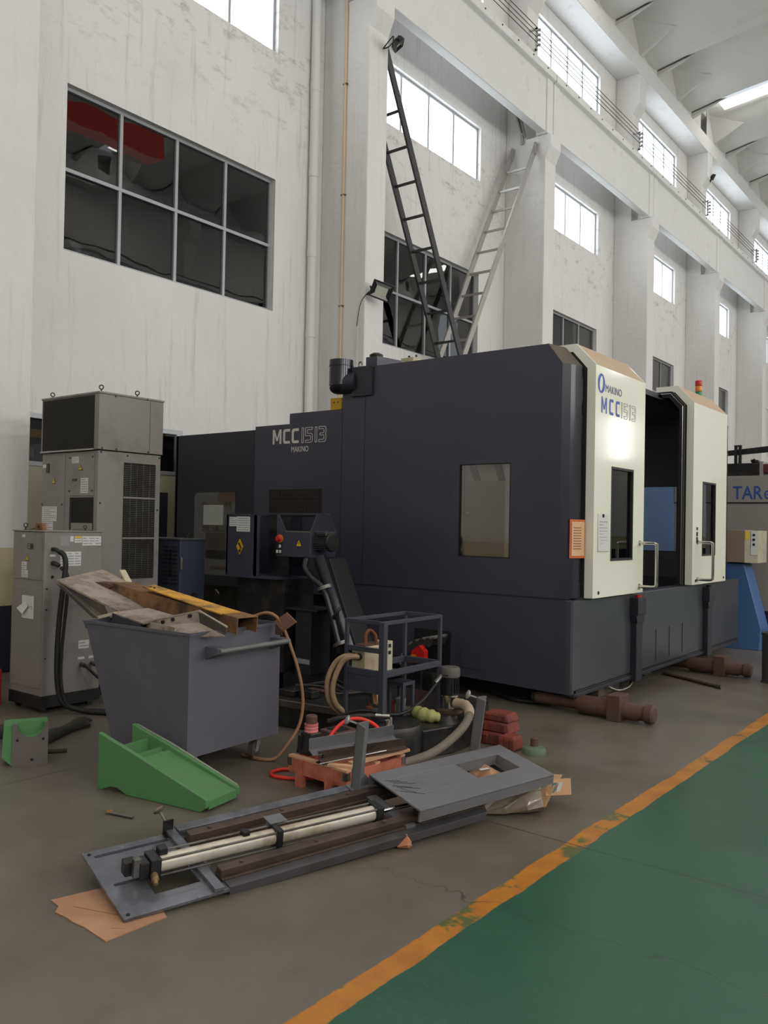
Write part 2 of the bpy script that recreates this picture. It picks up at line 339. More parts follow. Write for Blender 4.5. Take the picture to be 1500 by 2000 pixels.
        if bevel:
            md = o.modifiers.new('edge', 'BEVEL'); md.width = bevel; md.segments = seg; md.limit_method = 'ANGLE'; md.angle_limit = math.radians(40)
        if label: o['label'] = label
        if off is not None:
            if parent is None: o.location = off
            else: ORG[o.name] = tuple(off)
        return o
ORG = {}     # things whose parts are given in world coordinates
def tag(o, label, cat, group=None, kind=None):
    o['label'] = label; o['category'] = cat
    if group: o['group'] = group
    if kind: o['kind'] = kind
    return o
def thing(name, label, cat, loc=(0, 0, 0), group=None, local=False, mtx=None, kind=None):
    o = bpy.data.objects.new(name, None); COL.objects.link(o); o.empty_display_size = .1
    if mtx is not None: o.matrix_world = mtx
    else: o.location = loc
    if not local and mtx is None: ORG[o.name] = tuple(loc)
    return tag(o, label, cat, group, kind)
def struct(o):
    o['kind'] = 'structure'; return o
def dup(o, parent=None, loc=None):
    c = o.copy(); COL.objects.link(c)
    if parent is not None: c.parent = parent
    if loc is not None: c.location = loc
    for ch in [k for k in bpy.data.objects if k.parent == o]: dup(ch, c)
    return c
def text(s, size, m, parent, pos, face, name='lettering', outline=0., sx=1., ext=.001, align='LEFT', bold=0.):
    """flat lettering as a mesh. face '-y': read from -y; '+x': read from +x"""
    cu_ = bpy.data.curves.new(name, 'FONT'); cu_.body = s; cu_.size = size; cu_.align_x = align
    if outline: cu_.fill_mode = 'NONE'; cu_.bevel_depth = outline; cu_.bevel_resolution = 0; cu_.resolution_u = 4
    else: cu_.extrude = ext; cu_.offset = bold; cu_.resolution_u = 4
    t = bpy.data.objects.new(name, cu_); COL.objects.link(t)
    dg = bpy.context.evaluated_depsgraph_get(); me = bpy.data.meshes.new_from_object(t.evaluated_get(dg))
    bpy.data.objects.remove(t); bpy.data.curves.remove(cu_)
    R = {'-y': Euler((PI/2, 0, 0)), '+x': Euler((PI/2, 0, PI/2))}[face].to_matrix().to_4x4()
    me.transform(Matrix.Translation(Vector(pos)-Vector(ORG.get(parent.name, (0, 0, 0)) if parent else (0, 0, 0))) @ R @ Matrix.Diagonal((sx, 1, 1, 1)))
    me.name = name; me.materials.clear(); me.materials.append(m)
    o = bpy.data.objects.new(name, me); COL.objects.link(o)
    if parent: o.parent = parent
    return o
def xbox(name, m, parent, x0, x1, y0, y1, z0, z1, bevel=0., label=None):
    return B().box(x0, x1, y0, y1, z0, z1).build(name, m, parent, bevel=bevel, label=label)
def tri_sign(parent, pos, h, face, name='warning_sign'):
    """yellow triangle with a dark rim and a mark"""
    x, y, z = pos
    def tri(k, d):
        pts = [(-h*.58*k, -h*.5*k), (h*.58*k, -h*.5*k), (0, h*.5*k)]
        b = B()
        if face == '-y': b.prism([(x+p, z+q) for p, q in pts], 'y', y, y-d)
        else: b.prism([(y+p, z+q) for p, q in pts], 'x', x, x+d)
        return b
    t = tri(1., .002).build(name, INK, parent)
    tri(.84, .003).build('yellow_field', YEL, t, off=ORG.get(parent.name))
    b = B()
    if face == '-y': b.box(x-h*.05, x+h*.05, y-.004, y, z-h*.22, z+h*.12)
    else: b.box(x, x+.004, y-h*.05, y+h*.05, z-h*.22, z+h*.12)
    b.build('mark', INK, t, off=ORG.get(parent.name))
def label_sheet(parent, x0, x1, y, z0, z1, face='-y', lines=4, cols=1, m=None, name='printed_label', x=None):
    """white label with rows of print. face -y uses x0..x1 at y ; face +x uses x0..x1 as y-range at x"""
    m = m or PAPER; off = ORG.get(parent.name)
    b = B()
    if face == '-y': b.box(x0, x1, y-.002, y, z0, z1)
    else: b.box(x, x+.002, x0, x1, z0, z1)
    t = b.build(name, m, parent)
    if lines:
        b = B(); dz = (z1-z0)/(lines+.6); cw = (x1-x0)/cols
        for c in range(cols):
            for i in range(lines):
                zz = z1-dz*(i+.8); a0 = x0+cw*c+cw*.08; a1 = x0+cw*c+cw*(.92 if rnd.random() > .3 else .6)
                if face == '-y': b.box(a0, a1, y-.0026, y-.0015, zz-dz*.16, zz+dz*.16)
                else: b.box(x+.0015, x+.0026, a0, a1, zz-dz*.16, zz+dz*.16)
        b.build('print', PAPERD, t, off=off)
    return t

# ------------------------------------------------------------------ the hall: floor, walls, columns, windows, roof
XW, XC = -9.42, -8.45
Y0, Y1 = -13.5, 46.5
BAYS = range(-4, 6)           # bay k runs from column k to column k+1; column k at y = 10.5 + 6(k-1)
def ycol(k): return 10.5+6*(k-1)
struct(B().box(-9.6, 9.6, Y0-.2, Y1+.2, -.2, 0).build('floor', FLOOR))
def wall_side(sgn, name, rows):
    """plaster wall with window openings; rows: list of (z0,z1)"""
    b = B(); xa, xb = sorted((sgn*9.42, sgn*9.70)); zs = [0]
    for r in rows: zs += list(r)
    zs.append(15.6)
    for k in BAYS:
        ya, yb = ycol(k), ycol(k+1); wa, wb = ya+1.15, ya+4.70
        b.box(xa, xb, ya, wa, 0, 15.6); b.box(xa, xb, wb, yb, 0, 15.6)
        for i in range(0, len(zs)-1, 2): b.box(xa, xb, wa, wb, zs[i], zs[i+1])
    return struct(b.build(name, WALL))
ROWS = [(4.875, 6.925), (8.90, 10.04), (12.35, 13.74)]
wall_side(-1, 'wall_left', ROWS)
wall_side(1, 'wall_right', ROWS[:2])
struct(B().box(-9.7, 9.7, Y0-.25, Y0, 0, 17).build('wall_back', WALL))
struct(B().box(-9.7, 9.7, Y1, Y1+.25, 0, 17).build('wall_front', WALL))
# columns with crane bracket and roof bracket
def column(sgn, yc):
    b = B(); y0, y1 = yc-.24, yc+.24
    prof = [(-9.42, 0), (-8.45, 0), (-8.45, 9.52), (-8.33, 9.80), (-8.33, 10.06), (-8.94, 10.06), (-8.94, 13.02), (-8.75, 13.28), (-8.75, 14.1), (-9.42, 14.1)]
    b.prism([(-sgn*x, z) for x, z in prof], 'y', y0, y1)
    return struct(b.build('column', COLM, bevel=.012, seg=1))
for k in range(-3, 7):
    column(-1, ycol(k)); 
    column(1, ycol(k))

# crane runway beams, one per bay
def runway(sgn, k):
    ya, yb = ycol(k)+.015, ycol(k+1)-.015
    b = B()
    prof = [(-8.62, 10.09), (-8.43, 10.09), (-8.43, 11.22), (-8.33, 11.26), (-8.33, 11.43), (-8.74, 11.43), (-8.74, 11.26), (-8.62, 11.22)]
    b.prism([(-sgn*x, z) for x, z in prof], 'y', ya, yb)
    for (p, q) in ((ya, ya+.28), (yb-.28, yb)):
        xx = sorted((-sgn*-8.66, -sgn*-8.40)); b.box(xx[0], xx[1], p, q, 10.062, 11.24)
    o = struct(b.build('beam', CONC, bevel=.01, seg=1)); o['label'] = 'long cream concrete crane beam carried on the column brackets'
    return o
boltm = None
for k in range(-3, 6):
    o = runway(-1, k); runway(1, k)
    if k >= 1:
        for i in range(9):
            yy = ycol(k)+.45+i*.64
            if boltm is None:
                bo = B().cyl((-8.335, 0, 11.36), (-8.318, 0, 11.36), .017, n=8).build('bolt', BLACKP, o); boltm = bo.data; bo.location = (0, yy, 0)
            else:
                bo = bpy.data.objects.new('bolt', boltm); COL.objects.link(bo); bo.parent = o; bo.location = (0, yy, 0)
for sgn in (-1, 1):
    xx = sorted((-sgn*-8.56, -sgn*-8.49)); struct(B().box(xx[0], xx[1], Y0, Y1, 11.432, 11.55).build('trim_1', STEEL))
    xx = sorted((-sgn*-9.42, -sgn*-8.745)); struct(B().box(xx[0], xx[1], Y0, Y1, 14.1, 14.58).build('beam', CONC, bevel=.01, seg=1))
# windows: frame plus single panes
def window(n, k, z0, z1, rows, pane_m, sgn=-1, cols=4, cuts=(0, .833, 1.733, 2.617, 3.55)):
    ya = ycol(k)+1.15; off = (sgn*9.5, ya, z0)
    fr = thing('window_%d' % n, 'aluminium window in the plaster wall', 'window', off); fr['kind'] = 'structure'; del fr['category']; del fr['label']
    b = B(); t = .045; xa, xb = sorted((sgn*9.50, sgn*9.56))
    b.ringplate((ya, ya+3.55, z0, z1), (ya+t, ya+3.55-t, z0+t, z1-t), 'x', xa, xb)
    for c in cuts[1:-1]: b.box(xa, xb, ya+c-t/2, ya+c+t/2, z0+t, z1-t)
    zr = [z0+(z1-z0)*i/rows for i in range(rows+1)]
    for z in zr[1:-1]: b.box(xa-.005, xb+.005, ya+t, ya+3.55-t, z-t/2, z+t/2)
    b.build('window_frame', ALU, fr)
    xm = sgn*9.535
    for i in range(cols):
        for j in range(rows):
            a0 = ya+cuts[i]+t/2+(t/2 if i == 0 else 0); a1 = ya+cuts[i+1]-t/2-(t/2 if i == cols-1 else 0)
            B().box(xm-.003, xm+.003, a0, a1, zr[j]+t/2, zr[j+1]-t/2).build('pane', pane_m, fr)
    return fr
wn = 1
for k in range(0, 6):
    if k <= 4: window(wn, k, *ROWS[0], 2, PANE); wn += 1
for k in range(-3, 6):
    window(wn, k, *ROWS[1], 1, SKYW); wn += 1
    window(wn, k, *ROWS[2], 1, SKYW); wn += 1
for k in range(-3, 6):
    for r in ROWS[:2]:
        window(wn, k, *r, 1, SKYWR, sgn=1, cols=1, cuts=(0, 3.55)); wn += 1
# unlit neighbouring hall behind the lower left windows (closed box)
b = B(); b.box(-14.2, -14.0, -14, 47, 0, 9); b.box(-14, -9.72, -14, 47, 8.6, 8.8); b.box(-14, -9.72, -14, 47, -.2, 0); b.box(-14, -9.7, -14.2, -14, 0, 9); b.box(-14, -9.7, 47, 47.2, 0, 9)
struct(b.build('wall_far', DEEP))
# lower-left bays that are not glazed in view stay solid
for k in (-4, -3, -2, -1, 5):
    struct(B().box(-9.66, -9.46, ycol(k)+1.15, ycol(k)+4.70, 4.875, 6.925).build('wall_infill', WALL))
for k in (-4,):
    for sgn in (-1, 1):
        for r in ROWS:
            if (sgn, r) in ((-1, ROWS[0]), (1, ROWS[2])): continue
            xx = sorted((sgn*9.46, sgn*9.66)); struct(B().box(xx[0], xx[1], ycol(k)+1.15, ycol(k)+4.70, *r).build('wall_infill', WALL))
# roof: trough shells spanning the hall, roof-light sheets between some of them
ceil = bpy.data.objects.new('ceiling', None); COL.objects.link(ceil); ceil['kind'] = 'structure'
def shell(yc):
    """saddle shell: trough section, arched lengthwise, with folded end ears on the eaves beam"""
    NX, prof = 22, [(-1.5, .66), (-1.25, .56), (-.95, .34), (-.66, .12), (-.33, .03), (0, .0), (.33, .03), (.66, .12), (.95, .34), (1.25, .56), (1.5, .66)]
    bm = bmesh.new(); top = []; bot = []
    for i in range(NX+1):
        x = -8.80+17.6*i/NX; e = min(abs(x+8.8), abs(x-8.8)); s_ = min(1, e/.9)
        base = 14.62+.55*(1-(x/8.8)**2)
        rb = []; rt = []
        for y, h in prof:
            hh = h*(1.0+.25*(1-s_))+(0.12*s_ if abs(y) < .7 else .05*s_)
            rb.append(bm.verts.new((x, yc+y, base+hh))); rt.append(bm.verts.new((x, yc+y, base+hh+.07)))
        bot.append(rb); top.append(rt)
    n = len(prof)
    for i in range(NX):
        for j in range(n-1):
            bm.faces.new((bot[i][j], bot[i+1][j], bot[i+1][j+1], bot[i][j+1])); bm.faces.new((top[i][j+1], top[i+1][j+1], top[i+1][j], top[i][j]))
        bm.faces.new((bot[i][0], top[i][0], top[i+1][0], bot[i+1][0])); bm.faces.new((bot[i][-1], bot[i+1][-1], top[i+1][-1], top[i][-1]))
    for r, q in ((bot[0], top[0]), (bot[-1], top[-1])):
        for j in range(n-1): bm.faces.new((r[j], r[j+1], q[j+1], q[j]))
    b = B(); b.bm.free(); b.bm = bm
    # triangular folded ears and end closures at both eaves
    def hz(y_): 
        y_ = abs(y_); 
        for k in range(5, len(prof)-1):
            if prof[k][0] <= y_ <= prof[k+1][0]: f = (y_-prof[k][0])/(prof[k+1][0]-prof[k][0]); return prof[k][1]+f*(prof[k+1][1]-prof[k][1])
        return prof[-1][1]
    for sx in (-1, 1):
        xe = sx*8.76
        for sy in (-1, 1):
            A = (xe, yc+sy*.58, 14.585); Bp = (xe, yc+sy*.74, 14.585); Cp = (xe, yc+sy*1.28, 14.62+hz(1.28)*1.25); D = (sx*7.75, yc+sy*.80, 14.72+hz(.8)+.06); E = (xe, yc+sy*.58, 14.70)
            b.poly([A, Bp, D]); b.poly([Bp, Cp, D]); b.poly([A, E, D]); b.poly([E, Cp, D])
            b.poly([(xe, yc+sy*.70, 14.585), (xe, yc+sy*1.5, 14.585), (xe, yc+sy*1.5, 15.45), (xe, yc+sy*1.28, 14.62+hz(1.28)*1.25)])
        b.poly([(xe, yc-.72, 14.585), (xe, yc+.72, 14.585), (xe, yc+.72, 14.80), (xe, yc-.72, 14.80)])
    return b.build('roof_panel', ROOFM, ceil, smooth=True)
ycs = []
y = -18.4
for grp in range(8):
    for i in range(3): ycs.append((y, False)); y += 3.0
    ycs.append((y-1.2, True)); y += .6
    if y > 50: break
for yy, light in ycs:
    if not light: shell(yy)
    else:
        bm = bmesh.new(); r0 = []
        for i in range(13):
            x = -8.2+16.4*i/12; z = 15.20+.55*(1-(x/8.8)**2)
            r0.append((bm.verts.new((x, yy-.31, z)), bm.verts.new((x, yy+.31, z))))
        for i in range(12): bm.faces.new((r0[i][0], r0[i+1][0], r0[i+1][1], r0[i][1]))
        b = B(); b.bm.free(); b.bm = bm; b.build('roof_light', SKYR, ceil)
for sgn in (-1, 1):
    xx = sorted((sgn*9.42, sgn*8.78)); struct(B().box(xx[0], xx[1], Y0, Y1, 15.2, 15.4).build('ceiling', ROOFM))
    xx = sorted((sgn*8.78, sgn*8.70)); 
# cream steel door with glazing in the near bay
d = thing('door_1', 'x', 'door', (XW, 6.2, 0)); del d['category']; del d['label']; d['kind'] = 'structure'
xbox('door_leaf', CREAMD, d, XW, XW+.06, 5.05, 7.46, 0, 2.22)
B().ringplate((5.05, 7.46, 2.22, 2.84), (5.11, 7.37, 2.27, 2.78), 'x', XW, XW+.07).build('window_frame', ALU, d)
for a in (5.86, 6.62): xbox('mullion', ALU, d, XW, XW+.07, a-.02, a+.02, 2.27, 2.78)
for a0, a1 in ((5.11, 5.84), (5.88, 6.60), (6.64, 7.37)): xbox('pane', PANE, d, XW+.03, XW+.036, a0, a1, 2.27, 2.78)
xbox('pane', NAVY_D, d, XW+.06, XW+.066, 6.6, 7.24, 1.1, 1.98, bevel=.0)

# ------------------------------------------------------------------ big machining centre
YS = 6.748
XF = -3.19
mc = thing('machining_center', 'huge dark navy machining centre with two cream sliding doors', 'machine', (-5.6, 9.2, 0))
# main side cover (chamfered top front corner) with a window opening; x-z profile extruded in y
def side_cover(y0, y1, name, label=None, m=None):
    b = B(); wx0, wx1, wz0, wz1 = -4.354, -3.807, 1.32, 2.185
    b.prism([(-5.835, .985), (wx0, .985), (wx0, 3.229), (-5.69, 3.229), (-5.69, 3.0), (-5.835, 3.0)], 'y', y0, y1)
    b.prism([(wx1, .985), (-3.31, .985), (-3.31, 3.045), (-3.45, 3.229), (wx1, 3.229)], 'y', y0, y1)
    b.box(wx0, wx1, y0, y1, .985, wz0); b.box(wx0, wx1, y0, y1, wz1, 3.229)
    o = b.build(name, m or NAVY, mc, label=label)
    f = B().ringplate((wx0-.002, wx1+.002, wz0-.002, wz1+.002), (wx0+.006, wx1-.006, wz0+.006, wz1-.006), 'y', y0-.001, y0+.03).build('window_seal', BLACK, o)
    xbox('window_pane', CLEAR, o, wx0, wx1, y0+.012, y0+.018, wz0, wz1)
    return o
sc_ = side_cover(YS, YS+.06, 'side_cover')
side_cover(11.19, 11.25, 'side_cover', m=INSIDE)
xbox('side_apron', NAVY, mc, -5.86, -3.27, 11.19, 11.25, .17, .985)
# what shows through the near side window: tan cover, pale strip above, both coloured lighter for light from behind; two dark bars
xbox('inner_cover', TANIN, mc, -4.38, -3.78, YS+.075, YS+.085, 1.25, 2.03)
xbox('inner_cover', PAPER, mc, -4.38, -3.78, YS+.10, YS+.11, 2.0, 2.25)
for xa, xb in ((-4.27, -4.19), (-3.99, -3.93)):
    B().hexa([(xb-.05, YS+.086, 2.02), (xb+.02, YS+.086, 2.02), (xb+.02, YS+.099, 2.02), (xb-.05, YS+.099, 2.02), (xa-.05, YS+.086, 2.22), (xa+.02, YS+.086, 2.22), (xa+.02, YS+.099, 2.22), (xa-.05, YS+.099, 2.22)]).build('strut', DUSTYD, mc)
xbox('latch', CHROME, mc, -4.35, -4.28, YS+.065, YS+.075, 1.72, 1.735)
# slanted glossy corner panel between side and front, and the cover's bevel
b = B(); b.prism([(-3.31, YS), (-3.27, YS+.09), (-3.30, YS+.10), (-3.345, YS+.02)], 'z', .985, 3.045); b.prism([(-3.27, YS+.09), (-3.235, YS+.245), (-3.27, YS+.25), (-3.30, YS+.10)], 'z', .985, 3.045)
b.build('corner_panel', mat('gloss_navy', (48, 49, 60), .18, var=.05), mc)
b = B(); b.hexa([(-3.34, YS+.001, 3.03), (-3.31, YS+.001, 3.045), (-3.235, YS+.245, 3.045), (-3.27, YS+.245, 3.03), (-3.48, YS+.001, 3.215), (-3.45, YS+.001, 3.232), (-3.40, YS+.245, 3.232), (-3.44, YS+.245, 3.215)])
b.build('corner_bevel', mat('dusty_navy', (96, 86, 74), .7, var=.1, scale=6), mc)
# roof sheet of the enclosure and inner walls
xbox('roof_beam', NAVY_D, mc, -5.83, -5.3, YS+.06, 11.19, 3.16, 3.2); xbox('roof_beam', NAVY_D, mc, -3.62, -3.46, YS+.06, 11.19, 3.1, 3.16)
xbox('roof_sheet', INSIDE, mc, -4.9, -3.46, 9.5, 11.19, 3.12, 3.15)
xbox('rear_wall', INSIDE, mc, -5.6, -5.52, YS+.2, 11.19, .3, 3.16)
xbox('inner_floor', INSIDE, mc, -5.52, -3.25, YS+.2, 11.19, .8, .84)
# inside sill below the door opening
xbox('sill', NAVY_D, mc, -3.36, -3.20, YS+.3, 11.25, .84, .97)
# lower skirts: front apron with drop brackets, side apron
fr = xbox('front_apron', SLATE, mc, -3.26, XF, YS+.06, 11.82, .19, .972, bevel=.006)
for y0, y1 in ((8.36, 8.74), (8.78, 9.14), (9.18, 9.56), (9.6, 10.0)):
    xbox('cover_plate', SLATE, fr, XF, XF+.006, y0, y1, .235, .56)
xbox('edge_strip', BLACKP, mc, -3.24, -3.185, YS+.1, 11.8, .172, .19)
xbox('lower_rail', NAVY_D, mc, -3.30, -3.175, YS+.05, 11.80, .135, .17, bevel=.004)
for yb in (8.17, 10.42):
    b = B(); b.box(XF, -3.105, yb-.11, yb+.11, .76, .93); b.prism([(yb-.11, .76), (yb+.11, .76), (yb+.085, .68), (yb-.085, .68)], 'x', XF, -3.12); b.box(XF, -3.13, yb-.08, yb+.08, .11, .69)
    br = b.build('guide_bracket', NAVY_D, mc, bevel=.006)
    B().cyl((-3.15, yb, .93), (-3.15, yb, .955), .03, n=14).build('bracket_pin', RED if yb < 9 else BLACKP, br)
B().prism([(-5.86, .24), (-3.36, .165), (-3.232, .165), (-3.232, .972), (-3.3, .985), (-5.86, .985)], 'y', YS, YS+.06).build('side_apron', NAVY, mc, bevel=.004)
B().prism([(-3.232, YS), (-3.196, YS+.004), (-3.186, YS+.03), (-3.186, YS+.06), (-3.24, YS+.06)], 'z', .165, .972).build('apron_corner', SLATE, mc)
xbox('access_plate', NAVY, mc, -4.30, -4.08, YS-.006, YS, .28, .56)
xbox('access_recess', BLACK, mc, -4.84, -4.42, YS-.012, YS, .24, .60)
xbox('seam_strip', NAVY_D, mc, -5.86, -3.2, YS-.004, YS, .978, .99)
xbox('seam_strip', NAVY_D, mc, -5.526, -5.522, YS-.003, YS, .99, 3.22)
xbox('seam_strip', NAVY_D, mc, -5.838, -5.830, YS-.003, YS, .3, 2.82)
# cast bed carrying the machine and feet
xbox('bed', OILY, mc, -5.7, -3.75, 7.15, 11.4, 0.0, .32)
xbox('bed', OILY, mc, -8.4, -5.7, 7.0, 11.2, 0.0, .84)
for y in (7.3, 9.2, 11.2): xbox('levelling_foot', DUSTYD, mc, -3.75, -3.42, y-.1, y+.1, .0, .14, bevel=.01)
B().tube([(-3.7, 7.05, .1), (-3.6, 6.95, .03), (-3.8, 6.9, .02), (-4.1, 6.98, .06)], .02).build('drain_hose', OILY, mc, smooth=True)
# sliding doors, x-z section with sloped head, extruded in y
def door(y0, y1, wy0, wy1, hy, left):
    X1, X0 = -3.12, -3.20
    b = B(); zt, zb = 3.058, .985; wz0, wz1 = 1.32, 2.165
    for (p, q, za, zc) in ((y0+.035, wy0, zb, zt), (wy1, y1-.03, zb, zt), (wy0, wy1, zb, wz0), (wy0, wy1, wz1, zt)): b.box(X0, X1, p, q, za, zc)
    d = b.build('door', BEIGE, mc)
    # end returns follow the sloped head
    prof = [(-3.20, .985), (-3.12, .985), (-3.12, 3.058), (-3.31, 3.262), (-3.56, 3.262), (-3.56, 3.19), (-3.34, 3.19), (-3.20, 3.03)]
    for a, c in ((y0, y0+.035), (y1-.03, y1)): B().prism(prof, 'y', a, c).build('door_return', BEIGE, d)
    B().prism([(-3.125, 3.05), (-3.12, 3.058), (-3.31, 3.262), (-3.315, 3.25)], 'y', y0+.035, y1-.03).build('sloped_head', DUST, d, label='dust covered sloping head of the door')
    B().box(-3.56, -3.31, y0+.035, y1-.03, 3.245, 3.262).build('head_top', DUST, d)
    prof2 = [(-3.24, .99), (-3.20, .99), (-3.20, 3.03), (-3.34, 3.19), (-3.56, 3.19), (-3.56, 3.15), (-3.36, 3.15), (-3.24, 3.01)]
    for a, c in ((y0-.004, y0+.03), (y1-.03, y1+.008)): B().prism(prof2, 'y', a, c).build('gasket', BLACK, d)
    B().ringplate((wy0-.012, wy1+.012, wz0-.012, wz1+.012), (wy0+.01, wy1-.01, wz0+.01, wz1-.01), 'x', X1-.02, X1+.003).build('window_seal', BLACK, d)
    xbox('window_pane', CLEAR, d, X1-.03, X1-.024, wy0, wy1, wz0, wz1)
    B().tube([(X1, hy, 1.47), (X1+.135, hy, 1.47), (X1+.165, hy, 1.462), (X1+.175, hy, 1.43), (X1+.175, hy, 1.09), (X1+.165, hy, 1.055), (X1+.135, hy, 1.045), (X1, hy, 1.045)], .017, n=12, sub=3).build('handle', CHROME, d, smooth=True)
    for z in (1.47, 1.045): B().cyl((X1, hy, z), (X1+.008, hy, z), .028, n=14).build('handle_flange', CHROME, d)
    for yy in (y0+.12, y1-.09): B().cyl((X1, yy, 1.03), (X1+.006, yy, 1.03), .016, n=12).build('bolt_hole', BLACK, d)
    return d
d1 = door(7.02, 8.205, 7.405, 7.912, 8.10, True)
d2 = door(9.70, 10.98, 10.05, 10.53, 9.87, False)
# black inner frame with a fine bright line beside the opening
B().prism([(-3.26, .985), (-3.21, .985), (-3.21, 3.03), (-3.35, 3.19), (-3.56, 3.19), (-3.56, 3.12), (-3.38, 3.12), (-3.26, 2.98)], 'y', 9.62, 9.68).build('opening_frame', BLACK, mc)
B().tube([(-3.222, 9.613, .99), (-3.222, 9.613, 3.01), (-3.36, 9.613, 3.165), (-3.56, 9.613, 3.165)], .005, n=6, sub=1).build('frame_line', CHROME, mc)
for z, h in ((1.63, .02), (1.57, .03), (1.505, .045)): xbox('switch', BLACKP, d2, -3.12, -3.112, 9.83, 9.87, z-h, z+h*.6)
# right end: door post and glossy edge
xbox('end_post', NAVY_D, mc, -3.30, -3.16, 11.0, 11.16, .985, 2.95)
B().cyl((-3.18, 11.1, 1.0), (-3.18, 11.1, 2.9), .035, n=14).build('end_rail', mat('gloss_black', (30, 31, 36), .12, .3), mc, smooth=True)
# rear sections
p2 = xbox('magazine_cover', NAVY, mc, -7.151, -5.835, YS, YS+.08, .84, 2.702, bevel=.004)
xbox('magazine_roof', NAVY_D, mc, -7.15, -5.84, YS+.08, 9.2, 2.6, 2.69)
p3 = xbox('rear_cover', NAVY_D, mc, -8.60, -7.151, YS+.03, YS+.1, .84, 2.668)
xbox('rear_roof', NAVY_D, mc, -8.6, -7.15, YS+.1, 9.2, 2.6, 2.66); xbox('rear_end', NAVY_D, mc, -8.62, -8.57, YS+.03, 9.2, .3, 2.66)
xbox('upper_box', NAVY, mc, -6.655, -5.53, YS+.05, 8.2, 2.69, 2.825)
xbox('bed_cover', OILY, mc, -8.4, -5.84, YS+.12, YS+.2, .0, .84)
# grille window in magazine cover
xbox('grille_recess', DKMESH, p2, -6.90, -6.105, YS-.004, YS, 1.25, 1.975)
g = B()
for i in range(15): g.box(-6.885, -6.12, YS-.009, YS-.004, 1.30+i*.045, 1.306+i*.045)
for i in range(18): g.box(-6.885+i*.045, -6.881+i*.045, YS-.008, YS-.004, 1.29, 1.96)
g.build('grille', mat('brown_mesh', (58, 42, 36), .8, var=.3, scale=30), p2)
# rear window with rounded corners, pale machine parts behind
def rrect(x0, x1, z0, z1, r, n=5):
    pts = []
    for cx, cz, a0 in ((x1-r, z1-r, 0), (x0+r, z1-r, PI/2), (x0+r, z0+r, PI), (x1-r, z0+r, 1.5*PI)):
        for i in range(n+1): a = a0+PI/2*i/n; pts.append((cx+r*math.cos(a), cz+r*math.sin(a)))
    return pts
yr = YS+.03
B().prism(rrect(-8.23, -7.50, .96, 1.95, .06), 'y', yr-.004, yr).build('window_back', mat('dim_panel', (96, 95, 92), .6, var=.12, scale=4), p3)
for (x0, x1, z0, z1, mm) in ((-8.05, -7.70, 1.56, 1.80, GREYIN), (-8.07, -7.63, 1.49, 1.55, STEEL), (-8.07, -7.63, 1.80, 1.84, STEEL), (-7.64, -7.56, 1.3, 1.84, STEEL), (-8.0, -7.66, 1.26, 1.47, DUSTYD), (-7.78, -7.50, 1.84, 1.95, RUSTP), (-8.0, -7.5, 1.16, 1.26, OILY), (-7.9, -7.5, 1.04, 1.07, RUSTP)):
    xbox('inner_part', mm, p3, x0, x1, yr-.012, yr-.004, z0, z1)
# lettering
def letters(parent, face, pos, h, word, adv, m, outline=0.):
    """square block capitals; adv = advance per glyph in units of h"""
    G = {'M': [(0, 0), (0, 1), (.2, 1), (.42, .42), (.64, 1), (.84, 1), (.84, 0), (.66, 0), (.66, .66), (.50, .22), (.34, .22), (.18, .66), (.18, 0)],
         'C': [(.16, 0), (.05, .06), (0, .17), (0, .83), (.05, .94), (.16, 1), (.66, 1), (.66, .82), (.26, .82), (.2, .76), (.2, .24), (.26, .18), (.66, .18), (.66, 0)],
         '1': [(0, 0), (0, 1), (.16, 1), (.16, 0)],
         '5': [(0, 0), (0, .15), (.42, .15), (.46, .2), (.46, .40), (.42, .45), (0, .45), (0, 1), (.62, 1), (.62, .85), (.17, .85), (.17, .60), (.5, .60), (.58, .56), (.63, .48), (.63, .12), (.58, .04), (.5, 0)],
         '3': [(0, 0), (0, .15), (.42, .15), (.46, .2), (.46, .39), (.42, .44), (.10, .44), (.10, .58), (.42, .58), (.46, .63), (.46, .80), (.42, .85), (0, .85), (0, 1), (.5, 1), (.58, .96), (.63, .88), (.63, .58), (.57, .51), (.63, .44), (.63, .12), (.58, .04), (.5, 0)]}
    x = 0.
    for c, a in zip(word, adv):
        b = B(); g = [((x+p)*h, q*h) for p, q in G[c]]
        if face == '-y': q3 = [(pos[0]+p, pos[2]+q) for p, q in g]
        else: q3 = [(pos[1]+p, pos[2]+q) for p, q in g]
        if not outline:
            pv = [(p, pos[1]-.0015, q) if face == '-y' else (pos[0]+.0015, p, q) for p, q in q3]; vv = [b.bm.verts.new(v) for v in pv]
            for t3 in tessellate_polygon([[Vector((p, q, 0)) for p, q in q3]]): b.bm.faces.new([vv[k] for k in t3])
        else:
            for k in range(len(q3)):
                p, q = q3[k], q3[(k+1) % len(q3)]
                if face == '-y': b.bar((p[0], pos[1]-.001, p[1]), (q[0], pos[1]-.001, q[1]), outline, .002, (0, -1, 0))
                else: b.bar((pos[0]+.001, p[0], p[1]), (pos[0]+.001, q[0], q[1]), outline, .002, (1, 0, 0))
        b.build('letter', m, parent); x += a
letters(p2, '-y', (-6.865, YS, 2.484), .163, 'MCC', (1.0, .82, .8), WHITET)
letters(p2, '-y', (-6.415, YS, 2.484), .163, '1513', (.34, .86, .34, .8), WHITET, .0065)
text('MAKINO', .088, WHITET, p2, (-6.575, YS-.002, 2.386), '-y', sx=.76)
XD = -3.118
letters(d1, '+x', (-3.12, 7.145, 2.645), .145, 'MCC', (1.2, 1.02, .9), BLUET)
letters(d1, '+x', (-3.12, 7.60, 2.645), .145, '1513', (.42, .95, .42, .8), mat('grey_lettering', (128, 130, 142), .5), .005)
